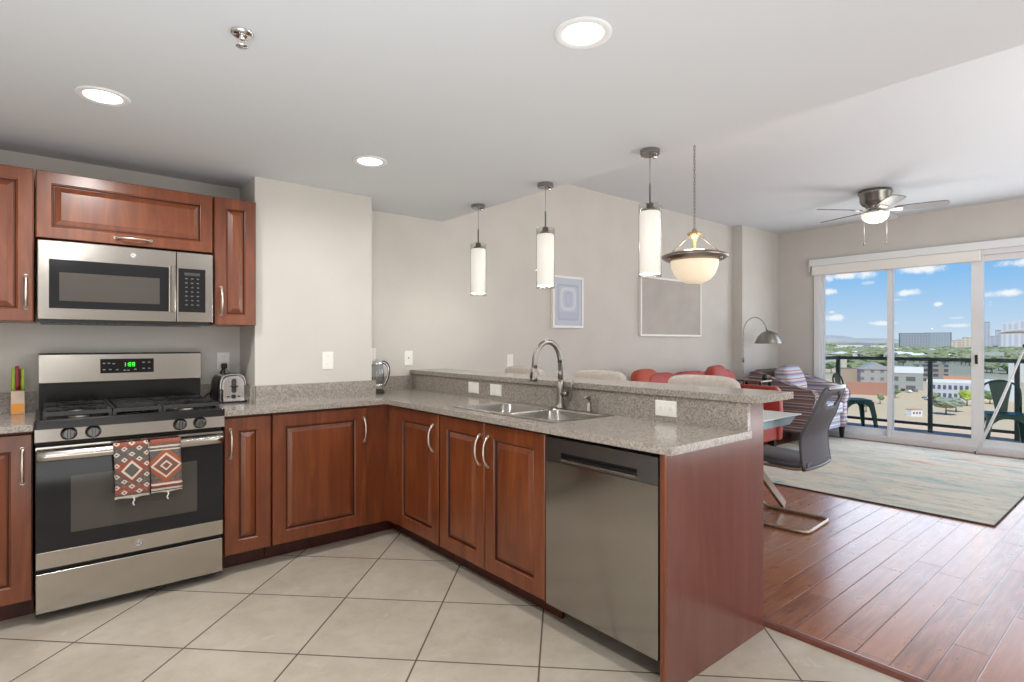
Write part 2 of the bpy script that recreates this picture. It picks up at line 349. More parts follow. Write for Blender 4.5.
# ------------------------------------------------------------------ mesh helpers
class MB:
    def __init__(s): s.bm = bmesh.new(); s.mi = 0
    def face(s, vs, smooth=False):
        try: f = s.bm.faces.new(vs)
        except ValueError: return None
        f.smooth = smooth; f.material_index = s.mi; return f
    def v(s, p): return s.bm.verts.new(p)
    def box(s, x0, x1, y0, y1, z0, z1):
        p = [s.v((x, y, z)) for z in (z0, z1) for y in (y0, y1) for x in (x0, x1)]
        for q in ((0, 2, 3, 1), (4, 5, 7, 6), (0, 1, 5, 4), (2, 6, 7, 3), (0, 4, 6, 2), (1, 3, 7, 5)): s.face([p[i] for i in q])
        return s
    def rings(s, rings, smooth=False, cap0=True, cap1=True, loop=False):
        R = [[s.v(p) for p in r] for r in rings]; n = len(R[0])
        pairs = list(zip(R, R[1:])) + ([(R[-1], R[0])] if loop else [])
        for a, b in pairs:
            for i in range(n): s.face([a[i], a[(i + 1) % n], b[(i + 1) % n], b[i]], smooth)
        if not loop:
            if cap0: s.face(list(reversed(R[0])))
            if cap1: s.face(R[-1])
        return s
    def prism(s, pts, axis, a0, a1, smooth=False):
        def P(p, a):
            if axis == 'z': return (p[0], p[1], a)
            if axis == 'y': return (p[0], a, p[1])
            return (a, p[0], p[1])
        return s.rings([[P(p, a0) for p in pts], [P(p, a1) for p in pts]], smooth)
    def lathe(s, prof, c=(0, 0, 0), n=28, axis='z', smooth=True, cap0=True, cap1=True):
        rs = []
        for r, h in prof:
            ring = []
            for i in range(n):
                a = 2 * PI * i / n; x, y = r * math.cos(a), r * math.sin(a)
                if axis == 'z': p = (c[0] + x, c[1] + y, c[2] + h)
                elif axis == 'y': p = (c[0] + x, c[1] + h, c[2] + y)
                else: p = (c[0] + h, c[1] + x, c[2] + y)
                ring.append(p)
            rs.append(ring)
        return s.rings(rs, smooth, cap0, cap1)
    def tube(s, pts, r, n=10, closed=False, smooth=True, flat=1.0, upv=None):
        P = [Vector(p) for p in pts]; m = len(P); T = []
        for i in range(m):
            if closed: t = P[(i + 1) % m] - P[i - 1]
            else: t = P[min(i + 1, m - 1)] - P[max(i - 1, 0)]
            T.append(t.normalized())
        u = Vector(upv) if upv else (Vector((0, 0, 1)) if abs(T[0].z) < .9 else Vector((1, 0, 0)))
        u = (u - T[0] * u.dot(T[0])).normalized(); rs = []
        for i in range(m):
            u = (u - T[i] * u.dot(T[i])).normalized(); w = T[i].cross(u)
            rr = r[i] if isinstance(r, (list, tuple)) else r
            rs.append([P[i] + (u * math.cos(2 * PI * k / n) * flat + w * math.sin(2 * PI * k / n)) * rr for k in range(n)])
        return s.rings(rs, smooth, loop=closed)
    def bar(s, p0, p1, w, h, up=(0, 0, 1)):
        a, b = Vector(p0), Vector(p1); t = (b - a).normalized(); u = Vector(up); u = (u - t * u.dot(t)).normalized(); x = t.cross(u)
        q = [x * w / 2 * i + u * h / 2 * j for i, j in ((-1, -1), (1, -1), (1, 1), (-1, 1))]
        return s.rings([[a + k for k in q], [b + k for k in q]])
    def pad(s, c, sx, sy, sz, e=.35, nu=28, nv=14, rot=None, pinch=0, ez=.75):
        sg = lambda v, p: math.copysign(abs(v) ** p, v)
        rs = []; C = Vector(c)
        for j in range(nv + 1):
            ph = -PI / 2 + PI * j / nv; ring = []
            cp, sp = max(1e-4, abs(math.cos(ph))) ** (e if ez > .6 else .55), sg(math.sin(ph), ez)
            for i in range(nu):
                th = 2 * PI * i / nu
                x, y = sg(math.cos(th), e) * cp, sg(math.sin(th), e) * cp
                k = 1 - pinch * (abs(x * y)) ** 1.5
                p = Vector((x * sx, y * sy, sp * sz * k))
                if rot: p = rot @ p
                ring.append(C + p)
            rs.append(ring)
        return s.rings(rs, True)
    def panel(s, O, U, V, Nn, w, h, fw=.077, t=.020):
        """raised-panel door front: O is the lower corner of its front face."""
        O, U, V, Nn = map(Vector, (O, U, V, Nn)); rs = []
        k = min(1.0, (min(w, h) / 2 - fw - .008) / .034)
        for ins, dp in ((0, -t), (0, -.003), (.003, 0), (fw - .006, 0), (fw - .003, -.003), (fw + .001 * k, -.005), (fw + .004 * k, -.012), (fw + .008 * k, -.012), (fw + .011 * k, -.010), (fw + .030 * k, -.002), (fw + .033 * k, -.0005)):
            rs.append([O + U * a + V * b + Nn * dp for a, b in ((ins, ins), (w - ins, ins), (w - ins, h - ins), (ins, h - ins))])
        s.rings(rs[:6], cap1=False); s.mi = 1; s.rings(rs[5:8], cap0=False, cap1=False); s.mi = 0; s.rings(rs[7:], cap0=False)
        bmesh.ops.remove_doubles(s.bm, verts=s.bm.verts, dist=1e-6)
        return s
    def build(s, name, m=None, parent=None, loc=None, bevel=0, seg=2, fix=True):
        bm = s.bm
        if fix: bmesh.ops.recalc_face_normals(bm, faces=bm.faces[:])
        if parent is not None:
            org = Vector(parent['_o'])
        elif loc is not None: org = Vector(loc)
        else:
            xs = [v.co for v in bm.verts]
            org = Vector(((min(p.x for p in xs) + max(p.x for p in xs)) / 2, (min(p.y for p in xs) + max(p.y for p in xs)) / 2, min(p.z for p in xs)))
        bm.transform(Matrix.Translation(-org))
        me = bpy.data.meshes.new(name); bm.to_mesh(me); bm.free()
        o = bpy.data.objects.new(name, me); COL.objects.link(o)
        for mm in (m if isinstance(m, (list, tuple)) else [m]):
            if mm: me.materials.append(mm)
        if parent is not None: o.parent = parent
        else: o.location = org
        o['_o'] = tuple(org)
        if bevel:
            b = o.modifiers.new('bevel', 'BEVEL'); b.width = bevel; b.segments = seg; b.limit_method = 'ANGLE'; b.angle_limit = math.radians(40)
        return o

def rrect(x0, x1, y0, y1, r, n=5):
    pts = []
    for cx, cy, a0 in ((x1 - r, y1 - r, 0), (x0 + r, y1 - r, 90), (x0 + r, y0 + r, 180), (x1 - r, y0 + r, 270)):
        for i in range(n + 1):
            a = math.radians(a0 + 90 * i / n); pts.append((cx + r * math.cos(a), cy + r * math.sin(a)))
    return pts

def tag(o, label=None, cat=None, group=None, kind=None):
    if label: o['label'] = label
    if cat: o['category'] = cat
    if group: o['group'] = group
    if kind: o['kind'] = kind
    return o
def thing(name, loc, label, cat, group=None):
    o = bpy.data.objects.new(name, None); COL.objects.link(o); o.location = loc; o.empty_display_size = .1
    o['_o'] = tuple(loc); return tag(o, label, cat, group)
def struct(o): o['kind'] = 'structure'; return o
def copy_tree(o, parent=None, loc=None, rz=None, label=None):
    c = o.copy(); COL.objects.link(c)
    if parent is not None: c.parent = parent
    if loc is not None: c.location = loc
    if rz is not None: c.rotation_euler = (0, 0, rz)
    if label: c['label'] = label
    for ch in o.children: copy_tree(ch, c)
    return c
def bez(p0, p1, p2, p3, n=12):
    P = [Vector(p) for p in (p0, p1, p2, p3)]; out = []
    for i in range(n + 1):
        t = i / n; out.append(P[0] * (1 - t) ** 3 + P[1] * 3 * t * (1 - t) ** 2 + P[2] * 3 * t * t * (1 - t) + P[3] * t ** 3)
    return out
def fillet(pts, r, n=6):
    P = [Vector(p) for p in pts]; out = [P[0]]
    for i in range(1, len(P) - 1):
        a = (P[i - 1] - P[i]); b = (P[i + 1] - P[i]); k = min(r, a.length * .49, b.length * .49)
        s, e = P[i] + a.normalized() * k, P[i] + b.normalized() * k
        for j in range(n + 1):
            t = j / n; out.append(s * (1 - t) ** 2 + P[i] * 2 * t * (1 - t) + e * t * t)
    out.append(P[-1]); return out

# ================================================================== the setting
ZK, ZL = 2.29, 2.88            # kitchen ceiling, living room ceiling
XW, YB = 8.30, 3.95            # window wall, long back wall
XL, YF = -1.7, -2.5            # walls behind the camera
Z0 = (0, 0, 0)
struct(MB().box(XL, 2.50, YF, YB, -.12, 0).build('floor_kitchen', M['tile'], loc=Z0))
struct(MB().box(2.50, XW + .02, YF, YB, -.12, 0).build('floor_living', M['plank'], loc=Z0))
th = MB(); th.prism([(2.478, 0), (2.482, .008), (2.495, .015), (2.515, .017), (2.530, .012), (2.538, 0)], 'y', YF, YB - .02)
struct(th.build('trim_1', wood_mat('threshold_wood', srgb(92, 46, 32), srgb(112, 58, 42), srgb(128, 70, 52), .3)))
struct(MB().box(XL, 2.54, YF, YB, ZK, ZL + .15).build('ceiling_kitchen', M['ceiling'], loc=Z0))
struct(MB().box(2.54, XW + .15, YF, YB + .2, ZL, ZL + .15).build('ceiling_living', M['ceiling'], loc=Z0))
w = MB(); w.box(.966, 1.73, 3.60, YB + .2, 0, ZK); w.box(XL, .966, YB, YB + .2, 0, ZK); w.box(1.73, 7.25, YB, YB + .2, 0, ZL)
w.box(7.25, XW, 3.80, YB + .2, 0, ZL)
struct(w.build('wall_back', M['wall'], loc=Z0))
w = MB(); w.box(XW, XW + .15, 3.285, YB + .2, 0, ZL); w.box(XW, XW + .15, -1.6, 3.285, 2.40, ZL); w.box(XW, XW + .15, YF, -1.6, 0, ZL)
struct(w.build('wall_window', M['wall'], loc=Z0))
struct(MB().box(XL, XW + .15, YF - .15, YF, 0, ZL).build('wall_front', M['wall'], loc=Z0))
struct(MB().box(XL - .15, XL, YF - .15, YB + .2, 0, ZL).build('wall_left', M['wall'], loc=Z0))
bb = MB(); bb.box(2.49, 7.25, YB - .014, YB, 0, .09); bb.box(7.236, 7.25, 3.786, YB, 0, .09); bb.box(7.25, XW, 3.786, 3.80, 0, .09); bb.box(XW - .014, XW, 3.30, 3.786, 0, .09)
struct(bb.build('baseboard_back', M['white_trim']))

# sliding glass door
dr = thing('door_1', (XW, 1.0, 0), None, None); dr['kind'] = 'structure'
f = MB(); f.box(XW - .03, XW + .09, 3.213, 3.285, 0, 2.40); f.box(XW - .03, XW + .09, -1.6, -1.5, 0, 2.40)
f.box(XW - .03, XW + .09, -1.5, 3.213, 2.29, 2.40); f.box(XW - .03, XW + .09, -1.5, 3.213, 0, .07)
f.build('door_frame', M['white_trim'], dr, bevel=.004)
def sash(y0, y1, x, s0, s1, z0=.07, z1=2.29):
    o = MB(); o.box(x, x + .04, y0, y0 + s0, z0, z1); o.box(x, x + .04, y1 - s1, y1, z0, z1)
    o.box(x, x + .04, y0 + s0, y1 - s1, z0, z0 + .085); o.box(x, x + .04, y0 + s0, y1 - s1, z1 - .07, z1)
    p = o.build('door_panel', M['white_trim'], dr, bevel=.003)
    MB().box(x + .015, x + .021, y0 + s0, y1 - s1, z0 + .085, z1 - .07).build('glass_pane', M['pane'], p)
    return p
sash(2.345, 3.213, XW + .035, .05, .042)
mp = sash(1.44, 2.40, XW - .012, .112, .05)
sash(-1.5, 1.51, XW + .035, .045, .055)
h = MB().box(XW - .022, XW - .012, 1.475, 1.53, 1.0, 1.17).build('latch_plate', M['white_plastic'], dr, bevel=.003)
MB().box(XW - .034, XW - .022, 1.49, 1.516, 1.03, 1.135).build('latch_handle', M['black'], h, bevel=.004)

# ================================================================== kitchen
WC, WT = M['cherry'], M['toe']
def pull(parent, c, L, axis, out, name='handle', mt='nickel'):
    c, a, o = Vector(c), Vector(axis), Vector(out); pts = []; rr = []
    n = 16
    for i in range(n + 1):
        t = i / n * 2 - 1
        pts.append(c + a * (t * L / 2) + o * (.030 * (1 - abs(t) ** 2.6) + .003)); rr.append(.0042 + .0022 * (1 - abs(t)) + (.0035 if abs(t) > .86 else 0))
    m = MB().tube(pts, rr, 8)
    for t in (-1, 1): m.tube([c + a * (t * L / 2) - o * .001, c + a * (t * L / 2) + o * .006], .008, 10)
    return m.build(name, M[mt], parent)

def base_unit_y(x0, x1, name, label, hx=None, door=True, group='cherry base cabinets'):
    """cabinet facing the camera (-Y), front of the doors at Y 3.33"""
    t = thing(name, ((x0 + x1) / 2, 3.6, 0), label, 'cabinet', group)
    yb = 3.588 if x1 > .97 else 3.93
    b = MB(); b.box(x0 + .002, x1 - .002, 3.352, yb, .105, .878); b.build('body', M['cab_in'], t)
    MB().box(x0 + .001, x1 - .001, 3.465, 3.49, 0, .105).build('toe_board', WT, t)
    d = MB().panel((x0 + .004, 3.33, .112), (1, 0, 0), (0, 0, 1), (0, -1, 0), x1 - x0 - .008, .752).build('door', [WC, M['glaze']], t)
    pull(d, (hx, 3.328, .725), .155, (0, 0, 1), (0, -1, 0))
    return t
base_unit_y(-.62, -.052, 'base_cabinet', 'cherry base cabinet cut by the photo edge, left of the gas range', -.089)
base_unit_y(.734, .984, 'base_cabinet', 'narrow cherry base cabinet with slim raised panel, right beside the gas range', .767)
base_unit_y(.986, 1.568, 'base_cabinet', 'widest cherry base cabinet door, under the counter with the kettle corner', 1.546)
# corner unit: plain filler panels meeting in the inner corner
t = thing('corner_cabinet', (1.72, 3.5, 0), 'plain dark cherry filler cabinet in the inner corner of the counter', 'cabinet')
MB().box(1.570, 1.722, 3.345, 3.588, .105, .878).build('filler_panel', WC, t, bevel=.001)
MB().box(1.735, 2.20, 3.225, 3.93, .105, .878).build('body', M['cab_in'], t)
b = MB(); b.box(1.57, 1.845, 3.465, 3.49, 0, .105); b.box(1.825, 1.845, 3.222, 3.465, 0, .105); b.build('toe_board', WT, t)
MB().box(1.722, 1.735, 3.222, 3.50, .105, .878).build('filler_strip', WC, t)

def base_unit_x(y0, y1, name, label, doors, side=True):
    """cabinet facing the kitchen (-X), front of the doors at X 1.72"""
    t = thing(name, (1.98, (y0 + y1) / 2, 0), label, 'cabinet', 'cherry base cabinets')
    top = .878 if side else .70
    b = MB(); b.box(1.742, 2.20, y0 + .002, y1 - .002, .105, top)
    if not side: b.box(1.742, 1.76, y0 + .002, y1 - .002, .70, .878)
    b.build('body', M['cab_in'], t)
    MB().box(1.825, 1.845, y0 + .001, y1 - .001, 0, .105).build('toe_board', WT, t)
    for a, c, hy in doors:
        d = MB().panel((1.72, c - .002, .112), (0, -1, 0), (0, 0, 1), (-1, 0, 0), c - a - .004, .752).build('door', [WC, M['glaze']], t)
        pull(d, (1.718, hy, .725), .155, (0, 0, 1), (-1, 0, 0))
    return t
base_unit_x(2.714, 3.220, 'base_cabinet', 'single-door cherry base cabinet beside the dark inner corner, left of the sink', [(2.722, 3.218, 2.773)])
base_unit_x(1.826, 2.712, 'sink_cabinet', 'two-door cherry sink cabinet beside the dishwasher', [(2.284, 2.708, 2.318), (1.830, 2.280, 2.246)], side=False)

# end panel and raised half wall of the peninsula
t = thing('peninsula_end_panel', (2.1, 1.195, 0), 'smooth cherry end panel closing the peninsula next to the dishwasher', 'panel')
MB().prism([(1.717, 0), (2.449, 0), (2.449, 1.028), (2.262, 1.028), (2.262, .878), (1.717, .878)], 'y', 1.185, 1.203).build('panel', M['cherry_panel'], t, bevel=.001)
MB().box(1.704, 1.717, 1.185, 1.204, 0, .878).build('edge_strip', WC, t)
struct(MB().box(2.262, 2.449, 1.204, YB, 0, 1.028).build('wall_peninsula', M['wall']))

# worktops
g = M['granite']
ct = thing('granite_countertop', (1.8, 3.4, .88), 'L-shaped speckled granite countertop with double sink along the peninsula', 'countertop')
s = MB()
s.box(.727, 1.68, 3.29, 3.60, .88, .91); s.box(.727, .966, 3.60, YB, .88, .91)
s.box(1.68, 2.26, 2.63, 3.60, .88, .91); s.box(1.73, 2.26, 3.60, YB, .88, .91)
s.box(1.68, 1.80, 1.85, 2.63, .88, .91); s.box(2.17, 2.26, 1.85, 2.63, .88, .91); s.box(1.68, 2.26, 1.142, 1.85, .88, .91)
bmesh.ops.remove_doubles(s.bm, verts=s.bm.verts, dist=.0005)
s.build('slab', g, ct, fix=False)
bs = MB(); bs.box(.966, 1.73, 3.578, 3.60, .91, 1.016); bs.box(1.73, 1.752, 3.578, YB, .91, 1.016); bs.box(1.752, 2.238, YB - .022, YB, .91, 1.016)
bs.box(.944, .966, 3.62, YB, .91, 1.016); bs.box(.727, .944, YB - .022, YB, .91, 1.016)
bs.build('backsplash', g, ct)
MB().box(2.238, 2.262, 1.150, YB, .91, 1.028).build('riser', g, ct)
MB().box(2.225, 2.555, 1.10, YB, 1.028, 1.060).build('bar_counter', g, loc=None, bevel=.003)
tag(bpy.data.objects['bar_counter'], 'raised granite bar slab running above the peninsula riser', 'bar counter')
lt = thing('granite_countertop', (-.35, 3.6, .88), 'short granite countertop left of the gas range, under the knife block', 'countertop')
MB().box(-.66, -.05, 3.29, YB, .88, .91).build('slab', g, lt, bevel=.003)
MB().box(-.66, -.05, YB - .022, YB, .91, 1.016).build('backsplash', g, lt)

# ---- sink
sk = thing('kitchen_sink', (1.985, 2.24, .91), 'stainless steel double-bowl sink set in the peninsula counter', 'sink')
r = MB(); zt = .9135
for bx in ((1.775, 1.815, 1.825, 2.655), (2.15, 2.195, 1.825, 2.655), (1.815, 2.15, 1.825, 1.865), (1.815, 2.15, 2.215, 2.255), (1.815, 2.15, 2.615, 2.655)): r.box(*bx, .9105, zt)
r.build('rim', M['sink'], sk)
for y0, y1 in ((1.865, 2.215), (2.255, 2.615)):
    b = MB(); rs = []
    for z, ins, rr in ((zt, 0, .003), (.909, .001, .02), (.905, .003, .05), (.76, .012, .05), (.735, .03, .045), (.728, .06, .04)):
        rs.append([(x, y, z) for x, y in rrect(1.815 + ins, 2.15 - ins, y0 + ins, y1 - ins, rr, 6)])
    b.rings(rs, True, cap0=False); b.rings([[(p[0] + (0), p[1], p[2] - .002) for p in q] for q in rs], True, cap0=False)
    o = b.build('bowl', M['sink'], sk, fix=False)
    MB().lathe([(.001, .7285), (.038, .7285), (.042, .732), (.045, .7285)], ((1.98, (y0 + y1) / 2, 0)), 20).build('drain', M['chrome'], o)

fc = thing('kitchen_faucet', (2.195, 2.21, .914), 'brushed nickel gooseneck faucet with pull-down spout behind the sink', 'faucet')
b = MB(); b.lathe([(.030, 0), (.030, .006), (.024, .012), (.021, .03), (.0185, .10), (.017, .16)], (2.195, 2.21, .914), 24); b.build('base', M['faucet'], fc)
pts = [(2.195, 2.21, 1.06), (2.195, 2.21, 1.165)]
for i in range(17):
    a = PI * i / 16; pts.append((2.098 + .097 * math.cos(a), 2.21, 1.165 + .118 * math.sin(a)))
pts += [(2.000, 2.21, 1.14)]
MB().tube(pts, .0145, 16).build('neck', M['faucet'], fc)
b = MB().tube([(2.000, 2.21, 1.145), (1.998, 2.21, 1.12), (1.996, 2.21, 1.09), (1.994, 2.21, 1.070)], [.0155, .0175, .020, .020], 14).build('spray_head', M['faucet'], fc)
MB().tube([(1.981, 2.21, 1.12), (1.977, 2.21, 1.09)], .007, 8).build('button', M['black'], b)
b = MB(); b.tube([(2.195, 2.20, .995), (2.195, 2.155, .995)], .014, 14); b.tube([(2.195, 2.165, .998), (2.195, 2.13, 1.02), (2.195, 2.112, 1.075)], [.008, .007, .0055], 10); b.build('lever', M['faucet'], fc)
sd = thing('soap_dispenser', (2.20, 2.0, .914), 'small nickel soap dispenser pump beside the faucet', 'soap dispenser')
MB().lathe([(.019, 0), (.019, .006), (.013, .012), (.012, .045), (.007, .048), (.007, .06)], (2.20, 2.0, .914), 18).build('collar', M['faucet'], sd)
MB().tube([(2.20, 2.0, .974), (2.20, 2.0, .99), (2.185, 2.0, .994), (2.155, 2.0, .984)], [.009, .009, .006, .005], 10).build('nozzle', M['faucet'], sd)

# ---- dishwasher
dw = thing('dishwasher', (1.98, 1.515, 0), 'grey stainless dishwasher with pocket handle at the peninsula end', 'dishwasher')
MB().box(1.76, 2.20, 1.2135, 1.822, .108, .870).build('body', M['black'], dw)
d = MB(); y0, y1, X = 1.221, 1.818, 1.715
# front in one skin with a real pocket recess
d.box(X, X + .04, y0, y1, .112, .754); cs_ = MB(); cs_.box(X, X + .04, y0, y1, .756, .768); cs_.box(X, X + .04, y0, y1, .800, .858)
cs_.box(X, X + .04, y0, 1.315, .768, .800); cs_.box(X, X + .04, 1.722, y1, .768, .800); cs_.box(X + .028, X + .04, 1.315, 1.722, .768, .800)
d.build('door', M['dark_steel'], dw); dd = cs_.build('control_strip', steel('slate_strip', srgb(118, 118, 120), .3), dw)
MB().prism([(X - .003, .768), (X + .002, .762), (X + .004, .768), (X + .002, .776), (X - .003, .774)], 'y', 1.318, 1.719).build('handle_lip', M['steel'], dd)
MB().box(X + .0265, X + .028, 1.316, 1.721, .778, .7995).build('handle_pocket', M['black'], dd)
MB().box(1.89, 1.905, 1.206, 1.822, 0, .106).build('toe_board', M['black'], dw)
MB().box(1.722, 1.75, 1.2045, 1.2195, .108, .872).build('side_gap_shade', M['black'], dw)  # black strip painting the shade in the gap beside the door

# ---- gas range
rg = thing('gas_range', (.34, 3.6, 0), 'stainless freestanding gas range with black cooktop and oven window', 'range')
x0, x1 = -.044, .722
MB().box(x0, x1, 3.335, 3.93, .03, .892).build('body', M['black'], rg)
for x in (x0 + .04, x1 - .04):
    for y in (3.44, 3.9): MB().lathe([(.014, 0), (.014, .03)], (x, y, 0), 12).build('foot', M['black'], rg)
d = MB(); d.box(x0, x1, 3.30, 3.334, .049, .229); d.build('drawer', M['steel'], rg, bevel=.004)
od = MB().box(x0, x1, 3.298, 3.334, .250, .806).build('oven_door', M['black'], rg)
MB().box(x0 + .001, x1 - .001, 3.288, 3.298, .252, .328).build('door_band', M['steel'], od, bevel=.002)
MB().box(x0 + .001, x1 - .001, 3.290, 3.298, .330, .804).build('door_glass', M['blackgloss'], od, bevel=.002)
MB().box(.081, .598, 3.2885, 3.290, .40, .662).build('oven_window', M['oven_window'], od)
hb = MB(); n = 20; rs = []
for i in range(n + 1):
    t_ = i / n; x = x0 + .004 + (x1 - x0 - .008) * t_; y = 3.232 + .014 * (2 * t_ - 1) ** 2
    rs.append([(x, y + dy, z) for dy, z in ((0, .745), (-.006, .755), (-.008, .768), (-.006, .781), (0, .791), (.016, .791), (.016, .745))])
hb.rings(rs, True)
hb.box(x0 + .004, x0 + .05, 3.246, 3.291, .750, .788); hb.box(x1 - .05, x1 - .004, 3.246, 3.291, .750, .788)
hb.build('handle', M['steel'], od)
MB().box(x0 + .001, x1 - .001, 3.286, 3.292, .792, .805).build('vent_strip', M['steel'], od)
MB().prism([(3.285, .822), (3.262, .830), (3.270, .890), (3.335, .890), (3.335, .822)], 'x', x0 - .004, x1 + .004).build('control_panel', M['steel'], rg, bevel=.003)
for i, kx in enumerate((.073, .163, .517, .607)):
    k = MB(); k.lathe([(.0285, 0), (.0285, -.006), (.025, -.010), (.0235, -.028), (.020, -.031)], (kx, 3.266, .862), 26, 'y')
    k.box(kx - .006, kx + .006, 3.226, 3.240, .840, .884)
    kk = k.build('knob', mat('knob_metal', srgb(96, 95, 94), .25, 1.0) if i == 0 else bpy.data.materials['knob_metal'], rg, bevel=.002)
    MB().lathe([(.031, 0), (.031, -.003), (.0275, -.004)], (kx, 3.266, .862), 26, 'y').build('knob_ring', M['black'], kk)
tp = MB()
tp.rings([[(x, y, z) for x, y in rrect(x0 - .004 + i, x1 + .004 - i, 3.258 + i, 3.865, .012)] for z, i in ((.890, 0), (.924, 0), (.930, .004), (.930, .02), (.915, .035))])
tp.build('cooktop', M['enamel'], rg)
for bx, by, br in ((.115, 3.42, .045), (.115, 3.71, .038), (.34, 3.565, .05), (.565, 3.42, .042), (.565, 3.71, .034)):
    q = MB().lathe([(br * .9, .0), (br * .92, .012), (br * .8, .016)], (bx, by, .915), 22).build('burner', M['nickel'], rg)
    MB().lathe([(br, 0), (br * 1.02, .006), (br * .9, .010), (.001, .011)], (bx, by, .931), 22).build('burner_cap', M['iron'], q)
def grate(gx0, gx1, fingers):
    m_ = MB(); za, zb = .952, .962; ya, yb = 3.285, 3.835
    for y in (ya, yb, (ya + yb) / 2): m_.box(gx0, gx1, y - .006, y + .006, za - .008, zb)
    for x in (gx0, gx1 - .012): m_.box(x, x + .012, ya, yb, za - .008, zb)
    for x in (gx0 + .006, gx1 - .006):
        for y in (ya + .004, yb - .004, (ya + yb) / 2): m_.box(x - .007, x + .007, y - .007, y + .007, .916, za)
    cx = (gx0 + gx1) / 2
    for cy in fingers:
        for a in range(4):
            an = PI / 4 + a * PI / 2; dx, dy = math.cos(an), math.sin(an)
            m_.bar((cx + dx * .022, cy + dy * .022, .9615), (cx + dx * .105, cy + dy * .118, .9615), .010, .013)
        m_.box(gx0, gx0 + .07, cy - .005, cy + .005, za, zb + .006); m_.box(gx1 - .07, gx1, cy - .005, cy + .005, za, zb + .006)
    return m_
grate(-.018, .235, (3.42, 3.71)).build('grate', M['iron'], rg)
grate(.445, .698, (3.42, 3.71)).build('grate', M['iron'], rg)
cg = grate(.240, .440, ()); cg.box(.26, .42, 3.36, 3.78, .956, .966)
for i in range(4):
    for j in range(3): cg.box(.30 + j * .03, .32 + j * .03, 3.50 + i * .045, 3.52 + i * .045, .966, .969)
cg.build('grate', M['iron'], rg)
bk = MB().box(x0 + .006, x1 - .002, 3.862, 3.93, .892, 1.062).build('riser_panel', M['enamel'], rg)
bg_ = MB(); bg_.prism([(3.838, 1.062), (3.852, 1.216), (3.862, 1.222), (3.93, 1.222), (3.93, 1.062)], 'x', x0 + .004, x1).build('backguard', M['steel'], rg, bevel=.003)
bg_ = [c for c in rg.children if c.name.startswith('backguard')][0]
slope = lambda z: 3.838 + (z - 1.062) * .014 / .154
dp = MB(); dp.rings([[(x, slope(z) - o_, z) for x, z in ((.223, 1.108), (.475, 1.108), (.475, 1.187), (.223, 1.187))] for o_ in (-.001, .0035)])
dp = dp.build('display_panel', M['blackgloss'], rg)
def seg7(ch, x, z, w_, h_, y, mb):
    S7 = {'0': 'abcdef', '1': 'bc', '2': 'abged', '3': 'abgcd', '4': 'fgbc', '5': 'afgcd', '6': 'afgedc', '7': 'abc', '8': 'abcdefg', '9': 'abcdfg'}[ch]
    k = .0028
    for q in S7:
        bx = {'a': (0, w_, h_ - k, h_), 'd': (0, w_, 0, k), 'g': (0, w_, h_ / 2 - k / 2, h_ / 2 + k / 2), 'f': (0, k, h_ / 2, h_), 'b': (w_ - k, w_, h_ / 2, h_), 'e': (0, k, 0, h_ / 2), 'c': (w_ - k, w_, 0, h_ / 2)}[q]
        mb.box(x + bx[0], x + bx[1], y - .001, y, z + bx[2], z + bx[3])
dg = MB(); yy = slope(1.155) - .0036
seg7('1', .328, 1.142, .011, .024, yy, dg); dg.box(.346, .349, yy - .001, yy, 1.148, 1.151); dg.box(.346, .349, yy - .001, yy, 1.157, 1.160)
seg7('8', .353, 1.142, .012, .024, yy, dg); seg7('8', .371, 1.142, .012, .024, yy, dg)
dg.build('clock_digits', M['digits'], dp)
for (mx_, mz) in ((.24, 1.163), (.262, 1.163), (.284, 1.16), (.24, 1.128), (.268, 1.128), (.30, 1.126), (.335, 1.122), (.352, 1.122), (.385, 1.126), (.425, 1.165), (.452, 1.165), (.425, 1.13), (.452, 1.13)):
    y_ = slope(mz) - .0036; MB().box(mx_ - .006, mx_ + .006, y_ - .0008, y_, mz - .003, mz + .003).build('button', M['mark'], dp)
def roundel(parent, c, r, y):
    """round emblem: raised ring with a looping monogram inside"""
    o = MB().lathe([(r, 0), (r, -.002), (r * .9, -.0025)], (c[0], y, c[1]), 24, 'y').build('emblem', M['emblem'], parent)
    m_ = MB(); ring = [(c[0] + r * .82 * math.cos(a), y - .003, c[1] + r * .82 * math.sin(a)) for a in [2 * PI * i / 24 for i in range(24)]]
    m_.tube(ring, r * .07, 6, closed=True)
    m_.tube([(c[0] + r * q[0], y - .003, c[1] + r * q[1]) for q in ((-.1, .35), (-.35, .4), (-.5, .1), (-.35, -.25), (-.1, -.2), (-.05, .05), (-.3, .02))], r * .07, 6)
    m_.tube([(c[0] + r * q[0], y - .003, c[1] + r * q[1]) for q in ((.45, .3), (.25, .45), (.1, .25), (.3, .08), (.1, -.1), (.2, -.4), (.5, -.25))], r * .07, 6)
    m_.build('monogram', M['slot'], o)
roundel(od, (.343, .29), .019, 3.288)

